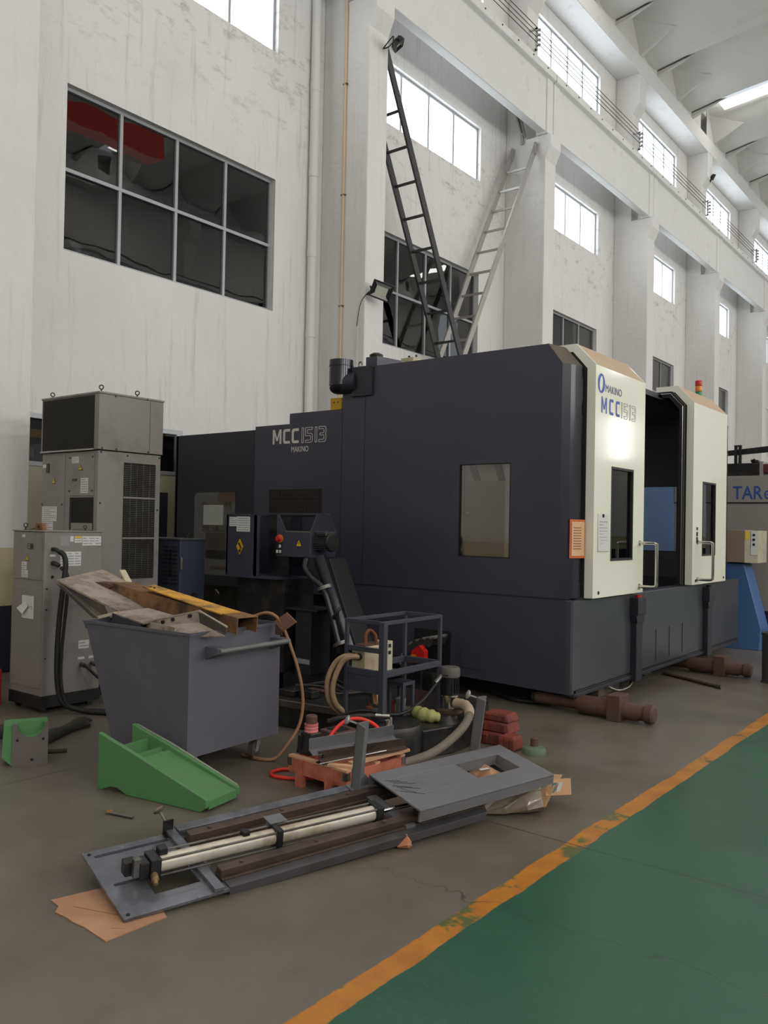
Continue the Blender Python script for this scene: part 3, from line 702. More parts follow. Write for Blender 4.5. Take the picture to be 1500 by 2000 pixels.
text('MAKINO', .098, mat('slate_lettering', (96, 100, 140), .5), d1, (XD, 7.225, 2.842), '+x', sx=.98)
# ring emblem: two crescents
eb = B(); ro = []; ri = []
for i in range(36):
    a = 2*PI*i/36; ca, sa_ = math.cos(a), math.sin(a); tl = .22
    ro.append(eb.bm.verts.new((XD, 7.14+.078*ca, 2.905+.088*sa_))); u_, v_ = .036*ca, .070*sa_
    ri.append(eb.bm.verts.new((XD, 7.14+u_*math.cos(tl)-v_*math.sin(tl)*-1, 2.905-u_*math.sin(tl)+v_*math.cos(tl))))
for i in range(36): eb.bm.faces.new((ro[i], ro[(i+1) % 36], ri[(i+1) % 36], ri[i]))
eb.build('emblem', BLUET, d1)
# roof-top items
rb = xbox('duct_box', NAVY_D, mc, -5.69, -5.42, YS-.03, YS+.12, 2.93, 3.235)
B().cyl((-5.66, YS+.03, 3.08), (-5.85, YS-.02, 3.08), .112, n=24).build('duct_neck', NAVY_D, mc, smooth=True)
b = B(); dx, dy = -5.845, YS-.02
b.lathe([(.128, 3.06), (.128, 3.255), (.133, 3.258), (.133, 3.268), (.128, 3.271), (.128, 3.325), (.118, 3.325), (.118, 3.2), (.0, 3.2)], (dx, dy, 0), (0, 0, 1), 28)
el = b.build('exhaust_duct', mat('gloss_black_tin', (46, 47, 54), .16, .4, var=.05), mc, smooth=True)
B().lathe([(.128, .0), (.124, .03), (.10, .06), (.06, .08), (.0, .085)], (dx, dy, 3.065), (.35, .05, -1), 24).build('duct_elbow', mat('matt_black_tin', (34, 34, 37), .4, .2), el, smooth=True, off=(-5.6, 9.2, 0))
B().tube([(-5.66, YS+.05, 3.235), (-5.66, YS+.05, 3.29), (-5.63, YS+.05, 3.30), (-5.62, YS+.05, 3.27)], .008, n=6).build('lifting_eye', STEEL, mc)
b = B(); b.hexa([(-5.69, YS+.2, 3.2), (-5.54, YS+.2, 3.2), (-5.30, 8.3, 3.2), (-5.5, 8.3, 3.2), (-5.69, YS+.2, 3.38), (-5.54, YS+.2, 3.38), (-5.30, 8.3, 3.38), (-5.5, 8.3, 3.38)]); b.build('cable_trunk', NAVY, mc)
B().lathe([(.0, 0), (.07, .0), (.075, .03), (.04, .05), (0, .055)], (-5.615, YS+.28, 3.38), (0, 0, 1), 14).build('trunk_cap', OILY, mc)
xbox('cream_unit', PUMPB, mc, -5.24, -5.08, YS+.22, YS+.45, 3.15, 3.325, bevel=.006); xbox('unit_tray', PUMPB, mc, -5.35, -4.95, YS+.2, YS+.6, 3.20, 3.262)
for i in range(5): B().cyl((-5.33+i*.09, YS+.24, 3.262 if i in (0, 1, 4) else 3.325), (-5.33+i*.09, YS+.24, 3.285 if i in (0, 1, 4) else 3.345), .012, n=8).build('knob', BLACKP, mc)
# signal beacon on the roof
B().cyl((-3.66, 11.55, 3.0), (-3.66, 11.55, 3.40), .012, n=10).build('beacon_post', STEEL, mc)
for z, mm in ((3.40, GREENL), (3.475, ORANGE), (3.55, RED)):
    B().lathe([(.043, 0), (.046, .01), (.046, .06), (.043, .072)], (-3.66, 11.55, z), (0, 0, 1), 18).build('beacon_lens', mm, mc, smooth=True)
xbox('beacon_bracket', NAVY_D, mc, -3.7, -3.62, 11.2, 11.6, 2.98, 3.02)

# papers stuck on the machine
pp = thing('notice_card', 'peach notice card with an orange edge hung on the corner panel', 'notice', (-3.235, 6.83, 1.5))
b = B(); b.prism([(-3.262, 6.836), (-3.20, 7.008), (-3.195, 7.006), (-3.257, 6.834)], 'z', 1.34, 1.68); b.build('card_edge', ORNG_E, pp)
b = B(); b.prism([(-3.252, 6.852), (-3.200, 6.996), (-3.193, 6.993), (-3.245, 6.849)], 'z', 1.36, 1.66); b.build('card_face', PEACH, pp)
b = B()
for i in range(9): b.prism([(-3.243, 6.872), (-3.212, 6.955), (-3.2035, 6.952), (-3.234, 6.868)], 'z', 1.42+i*.023, 1.426+i*.023)
b.build('print', mat('faint_brown_print', (150, 100, 70), .8), pp)
pw = thing('paper_sheet', 'white printed paper pinned to the cream door beside its window', 'paper', (-3.11, 7.22, 1.57))
B().hexa([(-3.118, 7.105, 1.40), (-3.108, 7.105, 1.40), (-3.108, 7.345, 1.40), (-3.118, 7.345, 1.40), (-3.119, 7.10, 1.738), (-3.117, 7.10, 1.738), (-3.117, 7.34, 1.735), (-3.119, 7.34, 1.735)]).build('sheet', PAPER, pw)
b = B()
for i in range(8): b.box(-3.116, -3.1095+.0006*(8-i) if False else -3.1085, 7.14, 7.30 if i % 3 else 7.22, 1.47+i*.028, 1.473+i*.028)
b.build('print', PAPERD, pw)
B().lathe([(.018, 0), (.014, .01), (0, .012)], (-3.117, 7.215, 1.72), (1, 0, 0), 12).build('magnet', BLACKP, pw)

# ------------------------------------------------------------------ tall cooler cabinet
tc_ = thing('cooling_cabinet', 'tall grey cooling cabinet with a dark filter and side grille', 'cabinet', (-7.22, 4.79, 0))
X0, X1, Ya, Yb = -7.685, -6.75, 4.444, 5.13
b = B(); b.box(X0, X1, Ya, Yb, .1, 2.228); body = b.build('body', GREY, tc_, bevel=.006)
b = B(); b.box(X0-.012, X1+.012, Ya-.012, Yb+.012, 2.236, 2.745); b.box(X0-.018, X1+.018, Ya-.018, Yb+.018, 2.745, 2.765); up_ = b.build('upper_housing', GREY, tc_, bevel=.005)
xbox('filter_mesh', DKMESH, up_, X0+.02, X1-.06, Ya-.018, Ya-.012, 2.25, 2.735)
xbox('drip_rail', ALUL, up_, X0+.0, X1-.06, Ya-.03, Ya-.012, 2.232, 2.246)
xbox('panel_joint', DKMESH, up_, X1+.012, X1+.0135, 4.985, 4.988, 2.24, 2.74)
pl = xbox('front_panel', GREY, tc_, X0+.01, -7.285, Ya-.006, Ya, .9, 2.205, bevel=.003)
pr = xbox('front_panel', GREY, tc_, -7.20, X1-.055, Ya-.006, Ya, 1.815, 2.20, bevel=.003)
rc = xbox('recess', DKMESH, tc_, -7.175, X1-.06, Ya-.004, Ya, 1.47, 1.80)
xbox('recess_shelf', GREY, rc, -7.15, X1-.065, Ya-.012, Ya-.004, 1.5, 1.565)
xbox('recess_edge', BLACK, rc, -7.185, -7.15, Ya-.008, Ya, 1.48, 1.80)
lv = xbox('louvre_recess', DKMESH, tc_, X1, X1+.003, 4.715, 5.07, 1.05, 2.135)
b = B()
for i in range(62): b.box(X1+.003, X1+.009, 4.715, 5.07, 1.058+i*.0172, 1.0615+i*.0172)
b.build('louvre_wires', STEEL, lv)
for z in (1.43, 1.81): xbox('louvre_bar', GREY, lv, X1+.003, X1+.012, 4.71, 5.075, z-.008, z+.008)
for i in range(4): xbox('louvre_bar', STEEL, lv, X1+.003, X1+.011, 4.715+.071*(i+1)-.002, 4.715+.071*(i+1)+.002, 1.05, 2.135)
scr = None
for (x, y, z) in ((X0+.03, Ya-.012, 1.735), (-7.31, Ya-.012, 1.735), (-7.19, Ya-.012, 1.86), (X1-.07, Ya-.012, 1.86), (-7.19, Ya-.012, 2.17), (X1-.07, Ya-.012, 2.17)):
    if scr is None: scr = B().cyl((0, 0, 0), (0, -.004, 0), .009, n=8).build('screw', BLACKP, tc_, off=(0, 0, 0)); scr.location = Vector((x, y, z))-tc_.location
    else:
        q = scr.copy(); COL.objects.link(q); q.location = Vector((x, y, z))-tc_.location
for (y, z) in ((4.47, 2.215), (4.47, 2.25), (4.62, 2.25), (4.75, 2.2), (4.97, 2.25), (5.11, 2.24), (5.11, 2.205), (4.47, 1.75), (5.1, 1.7), (4.95, 2.75), (4.6, 2.735)):
    q = scr.copy(); COL.objects.link(q); q.rotation_euler = (0, 0, PI/2); q.location = Vector((X1+.002+(.013 if z > 2.24 else 0), y, z))-tc_.location
def eyebolt(parent, p, s=1., d=(1, 0, 0)):
    s *= .85
    p = Vector(p); a = Vector(d).normalized(); pts = [p+Vector((0, 0, .03*s+.022*s))+.022*s*(math.cos(t)*a+math.sin(t)*Vector((0, 0, 1))) for t in [2*PI*i/14 for i in range(15)]]
    b = B(); b.tube(pts, .0065*s, n=7, sub=1); b.cyl(p, p+Vector((0, 0, .035*s)), .008*s, n=8); b.cyl(p, p+Vector((0, 0, .008*s)), .018*s, n=10)
    return b.build('lifting_eye', OILY, parent, smooth=True)
eyebolt(tc_, (X0+.05, Ya+.06, 2.765), d=(.2, 1, 0)); eyebolt(tc_, (X1-.04, Ya+.04, 2.765), d=(.75, .65, 0)); eyebolt(tc_, (X1-.05, 4.88, 2.765), d=(.75, .65, 0)); eyebolt(tc_, (X0+.05, Yb-.05, 2.765))
tri_sign(tc_, (-7.46, Ya-.008, 1.96), .05, '-y'); tri_sign(tc_, (-7.02, Ya-.008, 2.08), .055, '-y')
label_sheet(tc_, -7.655, -7.40, Ya-.007, 1.575, 1.715, lines=7); label_sheet(tc_, -7.655, -7.46, Ya-.007, 1.46, 1.57, lines=5)
label_sheet(tc_, -7.16, -7.05, Ya-.007, 2.12, 2.18, lines=3); label_sheet(tc_, -7.01, -6.89, Ya-.007, 1.84, 1.98, lines=6)
label_sheet(tc_, -7.66, -7.60, Ya-.007, 2.09, 2.12, lines=0)
xbox('indicator_block', BLACKP, tc_, -7.595, -7.545, Ya-.012, Ya-.006, 2.04, 2.13); xbox('name_plate', BLACKP, tc_, -7.15, -7.08, Ya-.010, Ya-.006, 1.955, 1.975)
xbox('base_plinth', BLACK, tc_, X0+.02, X1-.02, Ya+.02, Yb-.02, 0, .1)

# ------------------------------------------------------------------ smaller chiller in front of it
sc2 = thing('oil_chiller', 'waist high grey chiller with white labels and a black hose', 'chiller', (-6.685, 4.03, 0))
X0, X1, Ya, Yb = -6.93, -6.44, 3.76, 4.30
b = B(); b.box(X0, X1, Ya, Yb, .14, 1.488); b.box(X0-.008, X1+.008, Ya-.008, Yb+.008, 1.488, 1.5); b.build('body', GREY, sc2, bevel=.006)
xbox('base_plinth', BLACK, sc2, X0-.005, X1+.005, Ya-.005, Yb+.005, .045, .14)
for x in (X0+.06, X1-.06):
    for y in (Ya+.05, Yb-.06):
        c = B().cyl((x-.016, y, .024), (x+.016, y, .024), .024, n=14).build('caster', BLACKP, sc2); xbox('caster_fork', STEEL, c, x-.022, x+.022, y-.018, y+.018, .03, .05)
up2 = xbox('control_panel', GREY, sc2, X0+.012, X1-.035, Ya-.005, Ya, 1.09, 1.465, bevel=.002)
xbox('lower_panel', GREY, sc2, X0+.004, X1-.012, Ya-.004, Ya, .2, 1.03, bevel=.002)
dsp = xbox('display', BLACKP, up2, X0+.245, X0+.325, Ya-.010, Ya-.005, 1.345, 1.39); 
for i in range(2): text('888', .022, mat('lcd_grey', (150, 150, 150), .5), dsp, (X0+.255, Ya-.011, 1.369-i*.02), '-y', name='digits')
tri_sign(sc2, (X0+.245, Ya-.007, 1.27), .045, '-y')
label_sheet(sc2, X0+.155, X0+.235, Ya-.006, 1.17, 1.235, lines=3); label_sheet(sc2, X0+.155, X0+.255, Ya-.006, 1.105, 1.165, lines=4)
label_sheet(sc2, X0+.155, X0+.20, Ya-.006, 1.44, 1.462, lines=0)
# taped paper with a folded corner
pf = label_sheet(sc2, -6.755, -6.57, Ya-.006, .765, .955, lines=0, name='taped_paper')
B().poly([(-6.80, Ya-.03, .845), (-6.70, Ya-.012, .905), (-6.65, Ya-.015, .865), (-6.70, Ya-.035, .80)]).build('paper_flap', PAPER, pf)
for i, c in enumerate('812'): text(c, .04, mat('pencil_grey', (120, 120, 120), .8), pf, (-6.665+i*.028, Ya-.0085, .845), '-y', name='digits')
# labels and hose ports on the right-hand face
XR = X1
label_sheet(sc2, 4.105, 4.285, 0, 1.375, 1.455, face='+x', lines=3, cols=3, x=XR); label_sheet(sc2, 4.03, 4.10, 0, 1.40, 1.455, face='+x', lines=2, x=XR)
xbox('yellow_strip', YEL, sc2, XR+.002, XR+.003, 4.03, 4.10, 1.44, 1.455)
label_sheet(sc2, 3.99, 4.02, 0, 1.41, 1.455, face='+x', lines=0, x=XR); xbox('data_plate', PAPERD, sc2, XR, XR+.002, 3.90, 3.98, 1.375, 1.455)
label_sheet(sc2, 3.905, 4.095, 0, 1.205, 1.325, face='+x', lines=5, cols=3, x=XR); label_sheet(sc2, 3.81, 3.86, 0, 1.285, 1.305, face='+x', lines=0, x=XR)
label_sheet(sc2, 4.09, 4.19, 0, .50, .57, face='+x', lines=2, x=XR); label_sheet(sc2, 4.09, 4.15, 0, .41, .43, face='+x', lines=0, x=XR); label_sheet(sc2, 4.19, 4.25, 0, .41, .43, face='+x', lines=0, x=XR)
for z in (1.346, 1.232): B().tube([(XR, 3.835, z), (XR+.04, 3.835, z), (XR+.075, 3.85, z-.02)], .018, n=12, sub=4).build('hose_port', BLACKP, sc2, smooth=True)
B().cyl((XR, 3.835, 1.118), (XR+.006, 3.835, 1.118), .013, n=14).build('port_hole', BLACK, sc2)
for y in (4.12, 4.22): B().cyl((XR, y, .37), (XR+.06, y, .36), .018, n=12).build('drain_port', STEEL, sc2)
B().tube([(XR+.06, 4.12, .36), (XR+.1, 4.14, .33), (XR+.14, 4.2, .26), (XR+.2, 4.27, .2)], .012, n=8).build('drain_hose', BLACK, sc2, smooth=True)
B().tube([(XR+.06, 4.22, .36), (XR+.1, 4.24, .32), (XR+.14, 4.26, .25)], .012, n=8).build('drain_hose', BLACK, sc2, smooth=True)
eyebolt(sc2, (X0+.05, Ya+.08, 1.5), .9, d=(0, 1, 0)); eyebolt(sc2, (X0+.30, Yb-.05, 1.5), .7, d=(.7, .7, 0))
for z in (.85, .45, 1.02): 
    for y in (Ya+.03,): B().cyl((XR, y, z), (XR+.003, y, z), .007, n=8).build('screw', BLACKP, sc2)
h = B().tube([(XR+.072, 3.852, 1.328), (XR+.10, 3.875, 1.30), (XR+.112, 3.885, 1.22), (XR+.11, 3.87, 1.05), (XR+.10, 3.85, .8), (XR+.10, 3.835, .5), (XR+.11, 3.84, .25), (XR+.14, 3.88, .09), (XR+.25, 4.0, .03), (XR+.45, 4.12, .02), (XR+.8, 4.3, .02), (XR+1.3, 4.42, .02)], .022, n=10).build('hose', BLACK, sc2, smooth=True, label='thick black hose hanging down the side and along the floor')
B().tube([(XR+.08, 3.86, 1.2), (XR+.125, 3.90, 1.12), (XR+.13, 3.89, .9), (XR+.125, 3.86, .5), (XR+.14, 3.86, .22), (XR+.18, 3.92, .06), (XR+.30, 4.12, .02), (XR+.5, 4.34, .02), (XR+.85, 4.55, .02)], .014, n=8).build('cable', BLACK, sc2, smooth=True)
# small rusty fitting left on top of it
rf = thing('rusty_fitting', 'small rusty fitting with a round hole lying on the grey chiller', 'fitting', (-6.66, 3.86, 1.5))
b = B(); b.prism([(-6.74, 1.5), (-6.61, 1.5), (-6.625, 1.56), (-6.72, 1.565)], 'y', 3.835, 3.88); b.build('block', RUST, rf, bevel=.006)
B().cyl((-6.668, 3.832, 1.53), (-6.668, 3.84, 1.53), .014, n=14).build('bore', BLACK, rf)
B().tube([(-6.82, 3.84, 1.503), (-6.77, 3.83, 1.508), (-6.74, 3.835, 1.512)], .008, n=8).build('pin', STEEL, rf)

# ------------------------------------------------------------------ navy electrical box
nb = thing('transformer_box', 'navy electrical box with a yellow warning sign behind the scrap cart', 'cabinet', (-7.07, 5.42, 0))
X0, X1, Ya, Yb = -7.55, -6.60, 5.27, 5.58
xbox('body', mat('navy_box_paint', (50, 56, 72), .5, var=.05, scale=2), nb, X0, X1, Ya, Yb, .06, 1.41, bevel=.008)
xbox('lid', SLATE, nb, X0-.01, X1+.01, Ya-.01, Yb+.01, 1.41, 1.43, bevel=.004)
b = B(); 
for i in range(10):
    for j in (0, 1): b.box(X1-.25+j*.13, X1-.17+j*.13, Ya-.008, Ya, .98+i*.04, .995+i*.04)
b.build('louvres', OILY, nb); xbox('fan_grille', OILY, nb, X1-.16, X1-.13, Ya-.006, Ya, 1.05, 1.32)
for z in (.78, 1.19): B().cyl((X1+.012, Ya+.01, z-.06), (X1+.012, Ya+.01, z+.06), .014, n=10).build('hinge', STEEL, nb)
tri_sign(nb, (-7.42, Ya-.002, 1.18), .09, '-y'); xbox('sticker', PAPER, nb, -7.45, -7.42, Ya-.003, Ya, 1.09, 1.12)
xbox('handle', BLACK, nb, -7.46, -7.36, Ya-.02, Ya, .97, .995, bevel=.006)
B().cyl((X1, Ya+.17, .87), (X1+.03, Ya+.17, .87), .03, n=14).build('switch_knob', OILY, nb)
xbox('base_plinth', BLACK, nb, X0+.03, X1-.03, Ya+.02, Yb-.02, 0, .06)
for x in (X0+.06, X1-.04): eyebolt(nb, (x, Ya+.12, 1.43), .9)

# ------------------------------------------------------------------ chip conveyor
cv = thing('chip_conveyor', 'dark chip conveyor with a hooded discharge head and black incline tube', 'conveyor', (-5.5, 5.75, 0))
YC = 5.6
b = B(); b.prism([(-5.26, 1.29), (-5.07, 1.29), (-4.70, .46), (-4.66, .20), (-4.90, .20), (-4.92, .46)], 'y', YC+.12, YC+.36); b.build('incline_housing', BLACK, cv, bevel=.01)
b = B(); b.cyl((-5.10, YC+.03, 1.30), (-4.74, YC+.05, .50), .062, n=20); b.build('incline_tube', mat('gloss_black_tube', (34, 33, 40), .16, .2, var=.05), cv, smooth=True)
B().tube([(-5.22, YC-.02, 1.28), (-5.20, YC-.05, 1.2), (-5.12, YC-.05, 1.12), (-4.99, YC-.04, 1.03), (-4.9, YC-.03, .82), (-4.80, YC-.03, .55)], .026, n=12).build('conduit', mat('satin_black_tube', (44, 43, 48), .25, .2), cv, smooth=True)
for p, d in (((-5.0, YC+.0, 1.03), (.42, 0, -.92)), ((-4.80, YC-.0, .56), (.42, 0, -.92))):
    dv = Vector(d); B().cyl(Vector(p)-dv*.015, Vector(p)+dv*.015, .075, n=18).build('hose_clamp', STEEL, cv, smooth=True)
B().tube([(-4.86, YC-.03, .78), (-4.82, YC-.08, .80), (-4.78, YC-.09, .84), (-4.76, YC-.07, .88)], .016, n=8).build('lever', OILY, cv)
b = B(); b.box(-5.62, -5.19, YC, YC+.35, 1.29, 1.52); hd = b.build('drive_box', mat('conveyor_navy', (56, 58, 72), .42, var=.06), cv, bevel=.006)
b = B(); b.prism([(-5.62, 1.52), (-5.50, 1.52), (-5.60, 1.68), (-5.62, 1.68)], 'y', YC, YC+.012)
b.build('hood_cheek', NAVY, cv)
b = B(); b.hexa([(-5.62, YC+.34, 1.52), (-5.19, YC+.34, 1.52), (-5.19, YC+.36, 1.52), (-5.62, YC+.36, 1.52), (-5.62, YC+.34, 1.69), (-5.29, YC+.34, 1.69), (-5.29, YC+.36, 1.69), (-5.62, YC+.36, 1.69)]); b.build('hood_back', NAVY, cv)
b = B(); b.hexa([(-5.20, YC, 1.52), (-5.19, YC, 1.52), (-5.19, YC+.35, 1.52), (-5.20, YC+.35, 1.52), (-5.30, YC+.2, 1.69), (-5.29, YC+.2, 1.69), (-5.29, YC+.35, 1.69), (-5.30, YC+.35, 1.69)]); b.build('hood_cheek', NAVY_D, cv)
xbox('hood_rim', STEEL, cv, -5.50, -5.20, YC-.004, YC+.006, 1.515, 1.53); xbox('hood_top', NAVY, cv, -6.18, -5.28, YC+.30, YC+.37, 1.68, 1.70)
B().lathe([(.03, 0), (.035, .008), (.03, .012), (.02, .02), (.022, .035), (0, .036)], (-5.58, YC, 1.455), (0, -1, 0), 18).build('stop_button', RED, cv, smooth=True)
B().lathe([(.038, 0), (.038, .005), (0, .0051)], (-5.573, YC, 1.455), (0, -1, 0), 18).build('stop_collar', ORANGE, cv)
for x, z in ((-5.57, 1.385), (-5.605, 1.335), (-5.565, 1.335)): xbox('push_button', PAPER, cv, x-.012, x+.012, YC-.008, YC, z-.014, z+.014, bevel=.003)
xbox('button_plate', BLACKP, cv, -5.617, -5.545, YC-.003, YC, 1.305, 1.43); tri_sign(cv, (-5.33, YC-.002, 1.42), .065, '-y')
# motor to the right of the head
b = B(); b.cyl((-5.19, YC+.12, 1.43), (-5.05, YC+.12, 1.43), .075, n=24)
for i in range(9): b.box(-5.17, -5.05, YC+.035, YC+.205, 1.365+i*.016, 1.370+i*.016)
mo = b.build('drive_motor', MOTOR, cv); xbox('terminal_box', MOTOR, mo, -5.18, -5.05, YC+.05, YC+.19, 1.50, 1.53, bevel=.006)
B().lathe([(.08, 0), (.084, .02), (.075, .035), (0, .04)], (-5.06, YC+.12, 1.43), (1, 0, 0), 20).build('fan_cowl', OILY, mo, smooth=True)
# discharge chute (open-fronted box)
b = B(); b.box(-6.31, -5.905, YC-.0, YC+.02, 1.09, 1.672); b.box(-6.31, -6.29, YC, YC+.42, 1.09, 1.672); b.box(-6.31, -5.60, YC+.40, YC+.42, 1.09, 1.672); b.box(-6.31, -5.60, YC, YC+.42, 1.07, 1.09); b.box(-5.925, -5.905, YC, YC+.06, 1.09, 1.672)
ch = b.build('chute', mat('chute_navy', (58, 62, 74), .45, var=.06, scale=2), cv)
xbox('chute_lip', STEEL, ch, -6.30, -6.0, YC-.006, YC+.02, 1.672, 1.68)
xbox('chute_lining', OILY, ch, -5.90, -5.63, YC+.18, YC+.2, 1.1, 1.66)
label_sheet(cv, -6.27, -6.17, YC-.001, 1.56, 1.65, lines=4); label_sheet(cv, -6.165, -5.98, YC-.001, 1.51, 1.655, lines=6)
b = B(); b.prism([(-6.115, 1.27), (-6.055, 1.365), (-6.115, 1.46), (-6.175, 1.365)], 'y', YC-.002, YC); wd = b.build('hazard_diamond', INK, cv)
b = B(); b.prism([(-6.115, 1.285), (-6.064, 1.365), (-6.115, 1.445), (-6.166, 1.365)], 'y', YC-.003, YC-.001); b.build('yellow_field', YELDK, wd)
b = B(); b.prism([(-6.14, 1.395), (-6.125, 1.41), (-6.09, 1.36), (-6.085, 1.335), (-6.105, 1.345), (-6.12, 1.37)], 'y', YC-.004, YC-.002); b.cyl((-6.115, YC-.004, 1.325), (-6.115, YC-.002, 1.325), .016, n=14); b.build('pictogram', INK, wd)
B().tube([(-5.80, YC+.1, 1.075), (-5.74, YC+.05, 1.06), (-5.70, YC+.03, 1.055)], .01, n=8).build('chute_latch', STEEL, cv)
# column carrying the conveyor head
b = B(); b.box(-5.50, -5.30, YC+.15, YC+.42, .2, .80); b.box(-5.62, -5.20, YC+.12, YC+.45, .79, .81); b.build('support_column', NAVY_D, cv, bevel=.006); xbox('column_tag', PAPERD, cv, -5.47, -5.31, YC+.145, YC+.15, .30, .345)
b = B(); b.box(-6.25, -5.60, YC+.1, YC+.5, .0, 1.07); b.build('chute_stand', OILY, cv)
xbox('conveyor_foot', OILY, cv, -6.3, -4.6, YC+.1, YC+.5, .0, .2)
B().tube([(-6.9, YC+.4, .84), (-6.85, YC+.35, .88), (-6.8, YC+.35, .84)], .012).build('pipe_loop', STEEL, cv)

# ------------------------------------------------------------------ coolant tank
tk = thing('coolant_tank', 'low black coolant tank with an oily top beside the machine', 'tank', (-4.2, 5.4, 0))
b = B(); b.prism([(-5.1, 4.74), (-4.14, 4.855), (-3.82, 4.62), (-3.34, 4.78), (-3.265, 5.04), (-3.28, 5.42), (-3.52, 5.95), (-4.57, 5.95), (-4.57, 5.67), (-5.1, 5.67)], 'z', .0, .195); tb = b.build('tank_body', OILY, tk, bevel=.01)
b = B(); b.prism([(-5.12, 4.71), (-4.13, 4.83), (-4.13, 4.87), (-5.12, 4.76)], 'z', .165, .21); b.build('tank_lip', DUSTYD, tk)
xbox('tank_lid', DUSTYD, tk, -4.0, -3.7, 5.0, 5.3, .195, .205)
b = B(); b.lathe([(.235, .0), (.24, .02), (.24, .2), (.225, .235), (.15, .24), (0, .24)], (-3.57, 4.68, 0), (0, 0, 1), 28); b.build('round_sump', OILY, tk, smooth=True)
for i, (x, y) in enumerate(((-3.52, 4.55), (-3.40, 4.60))): B().tube([(x, y-.1, .02), (x-.02, y-.13, .1), (x-.01, y-.1, .16), (x+.02, y-.02, .17)], .024, n=10).build('strap', OILY, tk, smooth=True)
# vertical pump on the tank
pu = thing('coolant_pump', 'upright dark coolant pump with a shiny lower barrel on the tank', 'pump', (-3.54, 5.40, .195))
P0 = (-3.54, 5.40, .195)
B().lathe([(.10, 0), (.10, .02), (.07, .03)], P0, (0, 0, 1), 24).build('flange', RUSTP, pu, smooth=True)
B().lathe([(.062, .03), (.062, .115), (.075, .12), (.075, .132), (.06, .135)], P0, (0, 0, 1), 24).build('barrel', CHROME, pu, smooth=True)
b = B(); b.lathe([(.058, .135), (.062, .14), (.062, .26), (.058, .262)], P0, (0, 0, 1), 24)
for i in range(18): a = 2*PI*i/18; b.bar((P0[0]+.066*math.cos(a), P0[1]+.066*math.sin(a), P0[2]+.145), (P0[0]+.066*math.cos(a), P0[1]+.066*math.sin(a), P0[2]+.255), .004, .014, (math.cos(a), math.sin(a), 0))
b.build('motor_body', BLACKP, pu)
B().lathe([(.072, .262), (.078, .268), (.078, .325), (.07, .338), (.0, .342)], P0, (0, 0, 1), 24).build('fan_cowl', mat('dusty_cowl', (92, 86, 80), .6, var=.1), pu, smooth=True)
xbox('nameplate', STEEL, pu, -3.56, -3.50, 5.318, 5.321, .475, .485)
# suction hose from the pump to the round sump
sh = thing('suction_hose', 'thick grey hose with a taped end curling off the pump', 'hose', (-3.3, 5.0, 0))
B().tube([(-3.42, 5.36, .27), (-3.34, 5.33, .275), (-3.25, 5.22, .25), (-3.20, 5.08, .20), (-3.20, 4.90, .13), (-3.22, 4.70, .075), (-3.27, 4.50, .05), (-3.33, 4.37, .045), (-3.42, 4.28, .05)], .030, n=14).build('hose', GREYHOSE, sh, smooth=True)
B().tube([(-3.46, 5.37, .27), (-3.36, 5.34, .275), (-3.28, 5.265, .262), (-3.24, 5.20, .245)], lambda t: .043-.01*t+.003*math.sin(40*t), n=14).build('tape_wrap', mat('beige_tape', (180, 162, 140), .6, var=.1), sh, smooth=True)
gw = thing('wrapped_fitting', 'pale green plastic wrapped fitting lying on the tank', 'fitting', (-3.5, 5.0, .2))
B().tube([(-3.66, 5.08, .25), (-3.58, 5.04, .24), (-3.50, 5.02, .235), (-3.42, 5.03, .235), (-3.39, 5.05, .23)], lambda t: .030+.022*math.sin(PI*min(1, t*1.1))+.005*math.sin(30*t), n=12).build('wrap', GREENWRAP, gw, smooth=True)
# hydraulic line with chrome elbow
hl = thing('hydraulic_line', 'thin dark line with chrome elbow fittings crossing the round sump', 'hose', (-3.7, 4.5, .24))
B().tube([(-3.95, 4.48, .215), (-3.85, 4.50, .25), (-3.72, 4.55, .275), (-3.62, 4.62, .28)], .014, n=8).build('line', DUSTYD, hl, smooth=True)
b = B(); b.cyl((-3.63, 4.615, .28), (-3.54, 4.66, .28), .02, n=12); b.cyl((-3.54, 4.66, .28), (-3.54, 4.66, .24), .016, n=10); b.cyl((-3.50, 4.58, .235), (-3.50, 4.58, .275), .02, n=12); b.build('elbow', CHROME, hl, smooth=True)
B().tube([(-3.95, 4.52, .22), (-3.75, 4.60, .3), (-3.62, 4.85, .25), (-3.60, 5.1, .30), (-3.58, 5.25, .40), (-3.58, 5.33, .45)], .011, n=8).build('line', BLACK, hl, smooth=True)
B().cyl((-3.59, 5.28, .42), (-3.575, 5.34, .47), .018, n=10).build('coupling', STEEL, hl)
# little four-leg cage over a filter cup
cg = thing('filter_cage', 'small dark four legged steel cage over a clear filter cup', 'cage', (-3.69, 4.99, .2))
b = B()
for x in (-3.755, -3.635):
    for y in (4.93, 5.05): b.box(x-.011, x+.011, y-.011, y+.011, .205, .46)
b.box(-3.767, -3.623, 4.918, 5.062, .44, .465); b.build('cage', FRAMEB, cg)
B().lathe([(.035, 0), (.035, .10), (.038, .105), (.038, .13), (.02, .14)], (-3.695, 4.99, .205), (0, 0, 1), 16).build('filter_cup', ALUL, cg, smooth=True)
B().lathe([(.016, 0), (.016, .1), (.02, .11), (.0, .12)], (-3.755, 4.97, .205), (0, 0, 1), 12).build('red_cup', REDCAST, cg, smooth=True)
